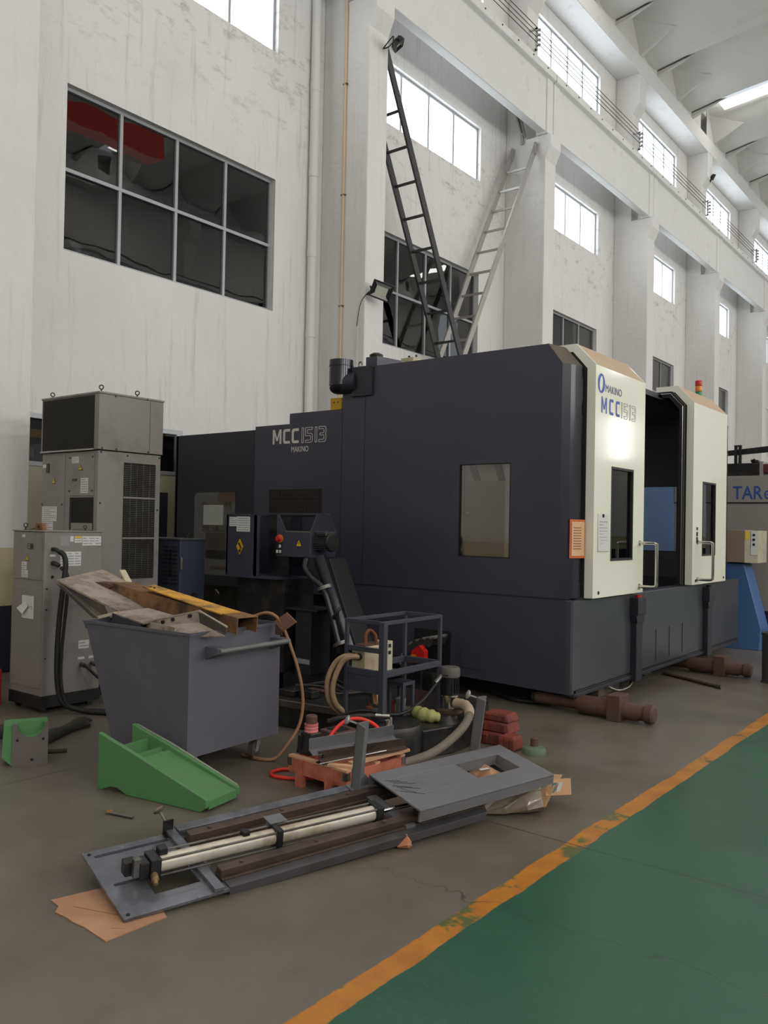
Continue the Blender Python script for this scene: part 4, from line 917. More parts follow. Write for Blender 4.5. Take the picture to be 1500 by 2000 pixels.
# angle-steel stand with shelf
st = thing('steel_stand', 'open angle steel stand on the tank holding a cream pump', 'stand', (-3.77, 5.0, .2))
SX0, SX1, SY0, SY1 = -3.93, -3.60, 4.645, 5.345
for x, y in ((SX0, SY0), (SX1, SY0), (SX0, SY1), (SX1, SY1)):
    wv = .045 if (x == SX1 and y == SY0) else .026
    b = B(); b.box(x-wv/2, x+wv/2, y-wv/2, y+wv/2, .197 if (x, y) != (SX1, SY0) else .241, .925); b.build('leg', FRAMEB, st, bevel=.003)
for z in (.915, .56):
    for (p, q) in (((SX0, SY0), (SX1, SY0)), ((SX1, SY0), (SX1, SY1)), ((SX1, SY1), (SX0, SY1)), ((SX0, SY1), (SX0, SY0))):
        b = B(); b.bar((p[0], p[1], z), (q[0], q[1], z), .022, .026 if z > .7 else .045); b.build('rail', FRAMEB, st, bevel=.002)
b = B(); b.bar((SX0, SY0, .72), (SX1, SY0, .72), .02, .034); b.build('rail', FRAMEB, st)
xbox('shelf', NAVY_D, st, SX0+.01, SX1-.03, SY0+.01, 5.06, .52, .53)
xbox('shelf_front', FRAMEB, st, SX0, SX1, SY0-.008, SY0+.008, .42, .56)
# cream pump box on the shelf
cp = thing('pump_unit', 'cream boxy pump unit with hose ports standing on the stand shelf', 'pump', (-3.88, 4.98, .53))
xbox('casing', PUMPB, cp, -3.92, -3.80, 4.69, 4.92, .531, .725, bevel=.006); xbox('vent_panel', PUMPB, cp, -3.90, -3.785, 4.92, 5.0, .531, .745, bevel=.004)
for z in (.715, .665): xbox('vent_slot', BLACK, cp, -3.785, -3.782, 4.945, 4.975, z-.016, z+.01)
xbox('oily_top', RUSTP, cp, -3.905, -3.815, 4.71, 4.90, .725, .738, bevel=.004); b = B(); b.box(-3.80, -3.798, 4.73, 4.83, .672, .715); b.build('label', mat('red_print_label', (200, 150, 130), .6, var=.3, scale=60), cp)
for x in (-3.90, -3.845): B().cyl((x, 4.67, .655), (x, 4.695, .655), .024, n=16).build('hose_port', BLACK, cp)
B().tube([(-3.85, 4.76, .735), (-3.85, 4.76, .80), (-3.84, 4.79, .835), (-3.82, 4.83, .80), (-3.815, 4.84, .735)], .013, n=10).build('hose_loop', mat('red_brown_hose', (130, 74, 54), .4), cp, smooth=True)
ph = thing('pvc_hose', 'cloudy tan pair of hoses looping from the cream pump down to the tank', 'hose', (-3.98, 4.65, .3))
for dx, dz in ((0, 0), (.055, -.02)):
    B().tube([(-3.90+dx, 4.68, .655), (-3.93+dx*.8, 4.63, .655), (-4.0+dx, 4.60, .60), (-4.035+dx, 4.56, .47+dz), (-4.025+dx, 4.58, .32), (-3.98+dx, 4.68, .225)], .020, n=12).build('hose', CLHOSE, ph, smooth=True)
# drag chain behind the stand
dc = thing('cable_chain', 'dark curved cable drag chain coming out of the machine side', 'cable chain', (-4.6, 6.55, .2))
pts = [(-4.40, .575), (-4.46, .565), (-4.54, .55), (-4.62, .52), (-4.69, .475), (-4.735, .415), (-4.76, .345), (-4.77, .27), (-4.765, .21)]
ctr = (-4.53, .30)
for i in range(len(pts)-1):
    (xa, za), (xb, zb) = pts[i], pts[i+1]; mx_, mz_ = (xa+xb)/2, (za+zb)/2; nv = Vector((mx_-ctr[0], 0, mz_-ctr[1])).normalized()
    def inw(x, z, k=.30): return (x+(ctr[0]-x)*k, z+(ctr[1]-z)*k)
    b = B()
    for y0 in (6.42, 6.66):
        (xc, zc), (xd, zd) = inw(xb, zb), inw(xa, za)
        b.prism([(xa, za), (xb, zb), (xc, zc), (xd, zd)], 'y', y0, y0+.018)
    lk = b.build('chain_link', mat('dark_chain_plastic', (58, 56, 56), .45, var=.1), dc); B().bar((mx_, 6.41, mz_), (mx_, 6.688, mz_), .03, .018, nv).build('chain_bar', mat('grey_chain_bar', (118, 112, 106), .5, var=.1), lk)
xbox('chain_mount', OILY, dc, -4.80, -4.42, 6.45, 6.65, .0, .24)
rt = thing('red_bracket', 'red painted bracket plate in front of the drag chain', 'bracket', (-4.48, 6.3, .2))
b = B(); b.prism([(-4.60, .335), (-4.43, .335), (-4.43, .455), (-4.49, .505), (-4.575, .45)], 'y', 6.33, 6.39); b.build('plate', RED, rt, bevel=.004)
xbox('stem', OILY, rt, -4.54, -4.48, 6.34, 6.38, .0, .335); xbox('print', ORANGE, rt, -4.575, -4.52, 6.327, 6.33, .40, .413)
# bits lying on the tank
for i, (x, y, sx, sy, h) in enumerate(((-4.66, 5.05, .14, .10, .06), (-4.84, 5.02, .16, .12, .05), (-4.75, 5.28, .24, .05, .02))):
    q = thing('steel_block', ('dark steel block on the tank edge nearest the stand', 'wide dark steel block on the tank beside the cart', 'flat rusty steel strip lying across the tank top')[i], 'block', (x, y, .195))
    b = B(); b.box(x-sx/2, x+sx/2, y-sy/2, y+sy/2, .196, .196+h); b.build('block', OILY if i < 2 else RUSTP, q, bevel=.006); xbox('bolt', DUSTYD, q, x+sx*.2, x+sx*.3, y-.01, y+.01, .196+h, .20+h)
cb = thing('cable_bundle', 'tangle of dark cables on the tank behind the scrap cart', 'cable', (-4.8, 5.4, .2)); 
for k in range(4): B().tube([(-5.05+.03*k, 5.3+.05*k, .21), (-4.8, 5.35+.06*k, .225+.01*k), (-4.55, 5.25+.08*k, .215), (-4.40, 5.45+.05*k, .22), (-4.3, 5.6, .24)], .009, n=6).build('cable', BLACK if k % 2 else DUSTYD, cb, smooth=True)
va = thing('drain_valve', 'small brass valve and wooden tag under the steel stand', 'valve', (-3.85, 4.85, .2))
B().lathe([(.02, 0), (.024, .02), (.015, .03), (.015, .06), (.026, .062), (.026, .075), (.01, .08), (.01, .12)], (-3.86, 4.83, .2), (0, 0, 1), 12).build('valve_body', mat('dull_copper', (140, 84, 60), .4, .5), va, smooth=True)
b = B(); b.hexa([(-3.72, 4.70, .34), (-3.68, 4.70, .33), (-3.68, 4.715, .33), (-3.72, 4.715, .34), (-3.74, 4.70, .43), (-3.70, 4.70, .44), (-3.70, 4.715, .44), (-3.74, 4.715, .43)]); b.build('tag', WOODL, va)
B().tube([(-3.84, 4.83, .30), (-3.80, 4.76, .36), (-3.72, 4.705, .43)], .006, n=6).build('wire', DUSTYD, va)

# ------------------------------------------------------------------ tipping scrap cart
ct = thing('scrap_cart', 'grey sheet steel tipping cart on casters heaped with scrap', 'cart', (-4.55, 3.8, 0))
def cq(x, y, z): return (x, y, z)
T = .004
c1, c2, c3, c4 = (-4.10, 3.36), (-4.15, 4.19), (-5.16, 4.13), (-5.13, 3.31)     # rim corners: near right, far right, far left, near left
e1, e2, e3, e4 = (-4.10, 3.36), (-4.15, 4.19), (-4.86, 4.14), (-4.83, 3.33)     # bottom corners
zb, zt = .155, .905
def wallq(name, a, b_, c, d, n):
    n = Vector(n)*T; q = [Vector((*a, zb)), Vector((*b_, zb)), Vector((*c, zt)), Vector((*d, zt))]
    bb = B(); bb.hexa([q[0], q[1], q[1]+n, q[0]+n, q[3], q[2], q[2]+n, q[3]+n]); return bb.build(name, CARTM, ct)
wallq('end_panel', e1, e2, c2, c1, (-1, 0, 0)); wallq('side_panel', e4, e1, c1, c4, (0, 1, 0)); wallq('side_panel', e2, e3, c3, c2, (0, -1, 0)); wallq('sloped_panel', e3, e4, c4, c3, (1, 0, 0))
b = B(); b.prism([e1, e2, e3, e4], 'z', zb-.006, zb); b.build('bottom_panel', CARTM, ct)
b = B(); L4 = [c1, c2, c3, c4]
for i in range(4): b.bar((*L4[i], zt), (*L4[(i+1) % 4], zt), .012, .02)
b.build('rim', CARTM, ct)
b = B(); b.prism([(-5.13, .86), (-5.13, .91), (-5.17, .91)], 'y', 3.31, 3.33); b.build('lip_gusset', CARTM, ct)
hd = B().cyl((-3.985, 3.50, .80), (-4.035, 4.16, .80), .017, n=14).build('push_handle', mat('cart_handle_grey', (108, 108, 106), .4, .1), ct, smooth=True)
for (x, y) in ((-3.99, 3.53), (-4.035, 4.13)):
    b = B(); b.prism([(x-.12, .74), (x-.12, .82), (x+.005, .82), (x+.005, .785)], 'y', y-.04, y+.03); b.build('handle_bracket', CARTM, hd)
def caster(x, y, a):
    c = B().cyl((x-.018*math.cos(a), y-.018*math.sin(a), .062), (x+.018*math.cos(a), y+.018*math.sin(a), .062), .062, n=24).build('caster', mat('grey_rubber', (74, 70, 66), .7, var=.15), ct, smooth=True)
    b = B(); d = Vector((math.cos(a), math.sin(a), 0)); s_ = Vector((-d.y, d.x, 0))
    for k in (-1, 1):
        o = Vector((x, y, 0))+d*k*.026
        b.hexa([o-s_*.02+Vector((0, 0, .05))-d*.002, o+s_*.012+Vector((0, 0, .05))-d*.002, o+s_*.012+Vector((0, 0, .05))+d*.002, o-s_*.02+Vector((0, 0, .05))+d*.002,
                o+s_*.0+Vector((0, 0, .145))-d*.002, o+s_*.07+Vector((0, 0, .145))-d*.002, o+s_*.07+Vector((0, 0, .145))+d*.002, o+Vector((0, 0, .145))+d*.002])
    o = Vector((x, y, .145))+s_*.035; b.cyl(o, o+Vector((0, 0, .008)), .04, n=12); b.build('caster_fork', ALUL, c)
    B().cyl(Vector((x, y, .062))-d*.022, Vector((x, y, .062))+d*.022, .03, n=16).build('hub', CHROME, c)
caster(-4.21, 4.02, .35); caster(-4.20, 3.49, .9); caster(-4.76, 3.42, .2); caster(-4.76, 4.05, .2)
# -- scrap in the cart
sp1 = thing('dusty_steel_cover', 'large dusty sheet steel cover leaning out of the cart end', 'scrap metal', (-5.3, 3.7, .9))
def slab(name, m, parent, q, t=.012, bevel=0.):
    q = [Vector(v) for v in q]; n = (q[1]-q[0]).cross(q[3]-q[0]).normalized()*t
    if n.z > 0: n = -n
    return B().hexa([v+n for v in q]+q).build(name, m, parent, bevel=bevel)
slab('sheet', DUSTY, sp1, [(-5.73, 3.45, 1.15), (-4.62, 3.50, .88), (-4.70, 4.06, .88), (-6.10, 4.08, 1.19)], .012)
slab('flange', DUSTYD, sp1, [(-5.73, 3.45, 1.14), (-5.18, 3.475, 1.005), (-5.10, 3.48, .90), (-5.22, 3.46, .925)], .01)
slab('flange', DUSTYD, sp1, [(-5.70, 3.44, 1.12), (-5.25, 3.45, .91), (-5.19, 3.45, .91), (-5.62, 3.44, 1.11)], .01)
ru = thing('rusty_channel', 'long rusty steel channel lying diagonally across the cart', 'scrap metal', (-4.9, 3.75, 1.))
pA, pB = Vector((-5.50, 3.80, 1.09)), Vector((-4.02, 3.70, .955))
b = B(); b.bar(pA+Vector((0, .04, .035)), pB+Vector((0, .06, .035)), .17, .006); b.bar(pA+Vector((0, -.045, -.015)), pB+Vector((0, -.025, -.015)), .006, .105); b.bar(pA+Vector((0, .125, -.015)), pB+Vector((0, .145, -.015)), .006, .105); b.build('channel', RUST, ru)
b = B(); b.prism([(-5.90, 1.075), (-5.80, 1.12), (-5.55, 1.125), (-5.45, 1.105), (-5.50, 1.09), (-5.62, 1.06)], 'y', 3.74, 3.86); b.build('torn_end', RUSTP, ru)
ye = thing('yellow_plate', 'narrow steel plate with worn yellow paint on top of the rusty channel', 'scrap metal', (-4.6, 3.75, 1.05))
slab('plate', RUSTY_Y, ye, [(-5.07, 3.72, 1.128), (-4.17, 3.66, 1.01), (-4.13, 3.80, 1.015), (-5.08, 3.83, 1.135)], .008)
for x in (-5.02, -4.98): B().cyl((x, 3.755, 1.118), (x, 3.755, 1.126), .008, n=8).build('hole', BLACK, ye)
bx = thing('sheet_metal_box', 'dusty bent sheet metal box half buried under the channel', 'scrap metal', (-4.85, 3.55, .9))
slab('top', DUSTY, bx, [(-5.02, 3.44, .965), (-4.62, 3.40, .93), (-4.55, 3.62, .965), (-4.92, 3.66, .99)], .01)
slab('side', NAVY_D, bx, [(-5.02, 3.44, .96), (-4.66, 3.41, .93), (-4.64, 3.40, .85), (-5.0, 3.43, .86)], .01)
fb = thing('sheet_metal_tray', 'dusty open sheet metal tray with slots at the cart corner', 'scrap metal', (-4.35, 3.5, .92))
slab('back', DUSTY, fb, [(-4.66, 3.47, .93), (-4.30, 3.60, 1.02), (-4.28, 3.60, .93), (-4.62, 3.47, .86)], .008)
slab('floor', DUSTY, fb, [(-4.60, 3.44, .90), (-4.30, 3.59, .95), (-3.96, 3.52, .90), (-4.22, 3.37, .88)], .006)
slab('side', DUSTYD, fb, [(-4.30, 3.60, 1.02), (-3.92, 3.50, .955), (-3.92, 3.50, .92), (-4.28, 3.60, .94)], .008)
slab('side', WOODL if False else DUSTY, fb, [(-4.66, 3.46, .935), (-4.26, 3.375, .935), (-4.26, 3.37, .90), (-4.64, 3.45, .88)], .008)
b = B(); b.bar((-4.305, 3.60, 1.02), (-3.93, 3.505, .958), .014, .01); b.bar((-4.66, 3.465, .935), (-4.305, 3.60, 1.022), .014, .008); b.build('bright_edge', mat('bare_edge', (166, 156, 142), .6), fb)
for (x, y, z) in ((-4.55, 3.51, .935), (-4.48, 3.535, .955), (-4.36, 3.575, .985)): B().cyl((x, y-.012, z), (x, y+.004, z), .012, n=10).build('slot', BLACK, fb)
for i, (p, q, wv, lab) in enumerate((((-5.14, 3.42, .925), (-4.99, 3.47, .965), .022, 'pale stick poking out of the cart beside the dusty box'), ((-5.86, 4.10, 1.19), (-5.74, 4.08, 1.10), .05, 'short pale wooden offcut behind the rusty channel'))):
    ws = thing('wood_offcut', lab, 'wood', p); B().bar(p, q, wv, .02).build('stick', PUMPB, ws); B().bar(Vector(q)-Vector((.004, 0, .0)), Vector(q)+Vector((.004, 0, -.004)), wv*.9, .022).build('end_grain', CARD, ws)
rp = thing('rusty_plate', 'square rusty plate standing at the far corner of the cart', 'scrap metal', (-4.05, 4.1, .93))
slab('plate', mat('dusty_rust', (140, 102, 84), .8, var=.12, scale=8), rp, [(-4.12, 4.10, .93), (-4.00, 4.10, 1.00), (-3.925, 4.12, .94), (-4.05, 4.12, .865)], .006)
xbox('hook', RUSTP, rp, -4.12, -4.06, 4.11, 4.125, .84, .93)
bh = thing('copper_tube', 'thin tan tube arching over the cart edge down to the floor', 'tube', (-4.0, 4.1, 0))
B().tube([(-4.42, 4.0, .94), (-4.30, 4.06, .95), (-4.17, 4.08, .985), (-4.08, 4.10, .95), (-4.04, 4.14, .84), (-3.99, 4.21, .60), (-3.97, 4.24, .40), (-3.98, 4.22, .23), (-4.01, 4.13, .10), (-4.05, 4.06, .02), (-4.15, 4.0, .015), (-4.3, 4.0, .015)], .011, n=8).build('tube', BRNHOSE, bh, smooth=True)

# ------------------------------------------------------------------ green wedge casting
gz = math.atan2(.10, .86)
gm = Matrix.Translation((-4.42, 2.955, 0)) @ Matrix.Rotation(math.atan2(3.09-2.955, -3.60+4.42), 4, 'Z')
gc = thing('green_casting', 'long green wedge shaped casting lying in front of the scrap cart', 'casting', mtx=gm)
W_ = .30; Lg = .83
side = [(0, 0), (.04, .0), (.07, .015), (.11, .03), (.16, .03), (.24, .0), (Lg-.04, .0), (Lg, .03), (Lg, .075), (.30, .245), (.0, .335)]
for y in (0, W_-.03):
    b = B(); b.prism(side, 'y', y, y+.03); b.build('side_web', GRNP, gc, bevel=.006)
b = B(); b.prism([(.26, .18), (.30, .215), (Lg-.003, .06), (Lg-.003, .015), (Lg-.05, .012)], 'y', .03, W_-.03); b.build('sloping_deck', GRNP, gc)
b = B(); b.box(.12, .14, .03, W_-.03, .10, .26); b.build('cross_rib', GRNP, gc); b = B(); b.box(.24, .26, .03, W_-.03, .08, .225); b.build('cross_rib', GRNP, gc)
b = B(); b.box(.0, .28, .03, W_-.03, .05, .10); b.build('pocket_floor', GRNP, gc)
b = B(); b.prism([(.02, .33), (.30, .252), (Lg-.02, .082), (Lg-.02, .07), (.30, .238), (.02, .315)], 'y', W_-.012, W_+.003); b.build('bare_edge', mat('chipped_green_edge', (140, 146, 126), .7, var=.3, scale=30), gc)
# -- green block with a half round cut
bmx = Matrix.Translation((-5.17, 2.945, 0)) @ Matrix.Rotation(math.radians(62), 4, 'Z')
gb = thing('green_block', 'green cast block with a machined face and half round cut', 'casting', mtx=bmx)
prof = [(-.10, .0), (.115, .0), (.115, .27), (.10, .27)]
for i in range(13): a = PI*i/12; prof.append((.012+.085*math.cos(a), .27-.095*math.sin(a)))
prof += [(-.075, .27), (-.10, .27)]
b = B(); b.prism(prof, 'y', 0, .022); b.build('machined_face', CASTGREY, gb)
b = B(); b.prism([(-.10, .0), (.115, .0), (.115, .262), (.098, .262)]+[(.012+.083*math.cos(PI*i/12), .262-.085*math.sin(PI*i/12)) for i in range(13)]+[(-.10, .262)], 'y', .022, .20); b.build('body', GRNP, gb)
b = B(); b.prism([(-.16, .06), (-.10, .0), (-.10, .262), (-.15, .255)], 'y', .01, .20); b.build('flank', GRNP, gb)
b = B(); b.box(-.098, .113, .11, .198, .15, .261); b.build('rear_wall', GRNP, gb)
for x, z in ((-.07, .165), (.085, .165), (.02, .035)): B().cyl((x, -.002, z), (x, .01, z), .009, n=12).build('bolt_hole', BLACK, gb)
# -- rag and odd bits near it
def rag(name, lab, pts, r, m=CLOTH):
    o = thing(name, lab, 'rag', pts[0]); B().tube(pts, r, n=12, sub=6).build('cloth', m, o, smooth=True); return o
rg = rag('oily_rag', 'dark crumpled rag stretched out beside the green block', [(-5.55, 3.15, .03), (-5.6, 3.3, .035), (-5.7, 3.5, .03), (-5.78, 3.66, .035), (-5.83, 3.78, .04), (-5.86, 3.85, .03)], lambda t: .022+.028*math.sin(PI*min(1, .15+t))+.012*math.sin(11*t))
b = B(); b.lathe([(0, 0), (.05, .005), (.06, .03), (.03, .055), (0, .06)], (-5.8, 3.74, .0), (0, 0, 1), 10); b.build('knot', CLOTH, rg, smooth=True)
rg2 = rag('oily_glove', 'dark folded glove lying behind the green block', [(-6.0, 3.12, .03), (-5.95, 3.22, .05), (-5.9, 3.34, .05), (-5.86, 3.42, .03)], lambda t: .04+.015*math.sin(9*t))
rg3 = rag('felt_scrap', 'small dark scrap of felt on the floor by the block', [(-5.35, 3.16, .012), (-5.3, 3.22, .014), (-5.27, 3.28, .012)], lambda t: .014)
bt = thing('loose_bolt', 'loose rusty bolt with bent head lying on the open floor', 'bolt', (-3.91, 2.765, 0))
B().cyl((-3.985, 2.748, .009), (-3.83, 2.785, .009), .0085, n=10).build('shank', STEEL, bt, smooth=True); B().cyl((-4.0, 2.735, .012), (-3.985, 2.765, .012), .011, n=8).build('head', RUST, bt)

# ------------------------------------------------------------------ cylinder slide frame on the floor (own tilted frame u,v,w)
syaw, sroll, spit = .2648, .1624, .0257
sa = Vector((math.sin(syaw), math.cos(syaw), 0)); sc0 = Vector((math.cos(syaw), -math.sin(syaw), 0)); sz = Vector((0, 0, 1))
su = sc0*math.cos(sroll)-sz*math.sin(sroll); sw = su.cross(sa); sv = sa*math.cos(spit)+sw*math.sin(spit); sw = su.cross(sv)
sm = Matrix((su, sv, sw)).transposed().to_4x4(); sm.translation = (-3.3763, 2.1868, .1002)
sl = thing('cylinder_slide', 'long steel slide frame with an air cylinder and grey cover plate', 'machine part', mtx=sm)
W_ = .545
# end plate with slots and a rectangular window
b = B(); t0, t1 = -.006, .006
b.box(0, .042, 0, .46, t0, t1); b.box(.042, .064, 0, .04, t0, t1); b.box(.042, .064, .38, .46, t0, t1)
b.box(.064, .289, 0, .46, t0, t1); b.box(.289, .31, 0, .044, t0, t1); b.box(.289, .31, .375, .46, t0, t1)
b.box(.31, .436, 0, .17, t0, t1); b.box(.31, .436, .375, .46, t0, t1); b.box(.436, W_, 0, .46, t0, t1)
ep = b.build('end_plate', PLATE, sl)
for u0, u1, v0, v1 in ((.040, .066, .038, .382), (.287, .312, .042, .172)): b = B(); b.box(u0, u1, v0, v1, -.012, -.0062); b.build('slot_shade', BLACK, ep)  # black strips added beneath the slots to stand in for shade
for u, v in ((.025, .025), (W_-.025, .025), (W_-.025, .43), (.025, .43)): B().cyl((u, v, .004), (u, v, .009), .008, n=10).build('corner_hole', BLACK, ep)
# rails and cross members
for nm, u0, u1, v0, v1, w0, w1, mm in (('frame_rail', -.02, .04, .44, 2.50, -.02, .03, PLATE), ('frame_rail', W_-.055, W_, .46, 1.97, -.03, .014, mat('dark_worn_rail', (84, 82, 84), .45, .3, var=.15, scale=5, dirt=(60, 56, 54), dirt_amt=.4)), ('cross_member', .0, W_, .39, .435, .006, .026, PLATE), ('cross_member', .05, W_-.05, 1.46, 1.52, .0, .03, PLATED), ('cross_member', .04, .38, 2.40, 2.46, .0, .03, PLATED),
        ('guide_rail', .095, .145, .45, 2.35, .022, .056, RAILM), ('guide_rail', .425, .475, .45, 1.97, .022, .056, RAILM), ('rail_bed', .08, .16, .45, 2.4, -.01, .022, RAILM), ('rail_bed', .415, .49, .45, 1.97, -.02, .022, RAILM)):
    b = B(); b.box(u0, u1, v0, v1, w0, w1); b.build(nm, mm, sl, bevel=.003)
for v in (.56, .95, 1.35):
    for u in (.12, .45): B().cyl((u, v, .056), (u, v, .063), .011, n=8).build('rail_bolt', RUSTP, sl)
# air cylinder
cw0 = .066
def cu_at(v): return .318+.042*(v-.25)
def cpt(v, du=0., dw=0.): return (cu_at(v)+du, v, cw0+dw)
cyl_ = B().cyl(cpt(.22), cpt(1.335), .037, n=28).build('cylinder_barrel', CYLM, sl, smooth=True)
for du, dw in ((-.036, .036), (.036, .036), (-.036, -.036), (.036, -.036)): B().cyl(cpt(.18, du, dw), cpt(1.375, du, dw), .005, n=8).build('tie_rod', STEEL, cyl_, smooth=True)
def cbox(nm, m, par, v0, v1, du0, du1, dw0, dw1, bv=.005):
    b = B(); a0, a1 = cu_at(v0), cu_at(v1)
    b.hexa([(a0+du0, v0, cw0+dw0), (a0+du1, v0, cw0+dw0), (a1+du1, v1, cw0+dw0), (a1+du0, v1, cw0+dw0), (a0+du0, v0, cw0+dw1), (a0+du1, v0, cw0+dw1), (a1+du1, v1, cw0+dw1), (a1+du0, v1, cw0+dw1)]); return b.build(nm, m, par, bevel=bv)
cbox('end_cap', BLACKP, cyl_, .178, .225, -.046, .046, -.046, .046); cbox('end_cap', BLACKP, cyl_, 1.335, 1.375, -.046, .046, -.046, .046)
cbox('mount_clamp', BLACKP, cyl_, .775, .805, -.05, .05, -.055, .05); cbox('clamp_plate', PLATED, cyl_, .77, .86, -.095, -.02, .05, .056, .001); cbox('clamp_plate', PLATED, cyl_, .79, .80, -.095, -.02, .0, .05, .001)
B().cyl(cpt(1.375), cpt(1.8), .011, n=14).build('piston_rod', CHROME, cyl_, smooth=True)
vb = cbox('valve_block', BLACKP, cyl_, .135, .178, -.035, .035, -.04, .035)
cbox('solenoid', OILY, vb, .085, .135, -.055, -.005, -.035, .03); cbox('valve_side', STEEL, vb, .11, .142, .0, .028, -.03, .055, .003)
B().lathe([(.013, 0), (.016, .008), (.016, .036), (.010, .04), (.010, .06), (0, .061)], cpt(.195, .04, -.02), (.9, -.2, -.2), 14).build('silencer', mat('dull_brass', (168, 140, 98), .35, .6), vb, smooth=True)
cbox('sensor', BLACKP, cyl_, .225, .265, -.035, .008, .036, .068); cbox('sensor', OILY, cyl_, .62, .655, -.03, .008, .03, .058)
# handwheels at the far corner of the end plate
b = B(); b.box(.0, .008, .375, .425, .0, .075); b.box(.0, .04, .375, .425, .0, .008); hb = b.build('knob_bracket', OILY, sl)
B().cyl((.004, .40, .045), (-.045, .375, .10), .006, n=8).build('knob_stem', STEEL, hb)
B().lathe([(.0, .0), (.010, .0), (.024, .007), (.028, .014), (.024, .022), (.015, .02), (.009, .025), (0, .025)], (-.043, .376, .097), (-.62, -.35, .65), 20).build('knob', mat('bronze_knob', (132, 116, 100), .4, .5), hb, smooth=True)
B().lathe([(.0, .0), (.026, .005), (.03, .016), (.018, .024), (0, .026)], (-.03, .37, -.08), (-.1, 0, 1), 18).build('knob', mat('bronze_knob', (120, 104, 88), .4, .5), sl, smooth=True)
# upright posts with clamp screws on the far rail
def post(v0, dv, h, du):
    p0 = Vector((.03, v0, .03)); p1 = Vector((.03+du, v0+dv, h))
    b = B(); b.angle(p0, p1, .078, .007, (1, 0, 0)); po = b.build('upright_post', PLATED, sl)
    b = B(); b.box(-.01, .085, v0-.05, v0+.11, .028, .036); b.hexa([(.03, v0+.045, .036), (.037, v0+.045, .036), (.037, v0+.10, .036), (.03, v0+.10, .036), (.03, v0+.045, .10), (.037, v0+.045, .10), (.037, v0+.05, .10), (.03, v0+.05, .10)]); b.build('post_foot', PLATED, po)
    k = p1+Vector((.005, -.02, -.012)); B().cyl(k, k+Vector((-.03, -.055, .02)), .007, n=8).build('clamp_screw', STEEL, po)
    B().lathe([(.0, .0), (.010, .0), (.026, .010), (.028, .018), (.016, .024), (0, .026)], k+Vector((-.028, -.05, .019)), (-.5, -.8, .3), 18).build('clamp_pad', ALUL, po, smooth=True)
    return po
post(1.47, .0, .405, .0); post(2.33, .012, .43, .0)
# cover plate with a rectangular opening
cu_, cv0, cv1, ch0 = (.10, .545), 1.495, 2.475, .13
b = B(); b.ringplate((cu_[0], cu_[1], cv0, cv1), (.20, .40, 2.02, 2.36), 'z', ch0-.012, ch0)
cvp = b.build('cover_plate', PLATED, sl, bevel=.003)
for u0, u1 in ((cu_[0], cu_[0]+.012), (cu_[1]-.012, cu_[1])): b = B(); b.box(u0, u1, cv0, cv1, ch0-.065, ch0-.012); b.build('cover_flange', PLATED, cvp)
for u in (cu_[0]+.05, cu_[1]-.06): b = B(); b.box(u-.03, u+.03, cv0+.03, cv0+.15, .075, ch0-.012); b.build('carriage', OILY, cvp)
b = B(); b.ringplate((.195, .405, 2.015, 2.365), (.205, .395, 2.025, 2.355), 'z', ch0-.06, ch0-.001); b.build('opening_lip', PLATED, cvp)
b = B()
for i in range(7): b.bar((.20+.022*i, 1.53+.01*(i % 3), ch0+.0004), (.235+.03*i, 1.60+.03*((i*2) % 5)*.5, ch0+.0004), .004, .0012)
b.build('scratch_marks', BLACKP, cvp)

# ------------------------------------------------------------------ cardboard, parcel, paper
cbd = thing('cardboard_sheet', 'flat torn brown cardboard sheet under the slide end plate', 'cardboard', (-2.95, 2.03, 0))
b = B(); pts = [(-3.265, 1.975), (-3.19, 1.965), (-3.15, 1.925), (-3.08, 1.93), (-3.02, 1.925), (-2.95, 1.93), (-2.79, 1.918), (-2.775, 2.19), (-3.15, 2.36)]
b.prism(pts, 'z', .0005, .0045); b.build('sheet', CARD, cbd)
b = B(); b.bar((-3.14, 2.0, .0047), (-2.86, 2.1, .0047), .004, .0008); b.bar((-2.86, 1.99, .0047), (-2.82, 2.02, .0047), .003, .0008); b.build('crease', mat('cardboard_crease', (140, 96, 70), .9), cbd)
pc = thing('parcel', 'brown cardboard parcel half wrapped in clear film under the cover plate', 'parcel', (-2.25, 4.4, 0))
B().hexa([(-2.40, 4.28, .02), (-2.20, 4.36, .02), (-2.30, 4.56, .02), (-2.46, 4.50, .02), (-2.39, 4.30, .13), (-2.16, 4.40, .15), (-2.22, 4.62, .15), (-2.44, 4.52, .14)]).build('carton', TAPE, pc, bevel=.008)
def crumple(rings, seed, n=20, j=.012):
    r_ = random.Random(seed); b = B(); rr = []
    for c, ax, ay, az in rings:
        ring = []
        for k in range(n):
            a = 2*PI*k/n; q = Vector(c)+Vector(ax)*math.cos(a)*(1+r_.uniform(-.15, .15))+Vector(az)*math.sin(a)*(1+r_.uniform(-.15, .15))+Vector((r_.uniform(-j, j), r_.uniform(-j, j), r_.uniform(-j, j)))
            q.z = max(.002, q.z); ring.append(b.bm.verts.new(q))
        rr.append(ring)
    for i in range(len(rr)-1):
        for k in range(n): b.bm.faces.new((rr[i][k], rr[i][(k+1) % n], rr[i+1][(k+1) % n], rr[i+1][k]))
    b.bm.faces.new(rr[0][::-1]); b.bm.faces.new(rr[-1]); return b
d_ = Vector((.30, .36, .0)); s0 = Vector((-2.48, 4.06, 0)); up = (0, 0, 1)
crumple([((-2.46, 4.13, .012), (.03, -.04, 0), 0, (0, 0, .012)), ((-2.40, 4.20, .035), (.07, -.06, 0), 0, (0, 0, .035)), ((-2.33, 4.28, .06), (.09, -.07, 0), 0, (0, 0, .065)), ((-2.27, 4.36, .075), (.10, -.07, 0), 0, (0, 0, .08))], 3).build('film_wrap', PLASTIC_BAG, pc, label='crinkled clear plastic film')
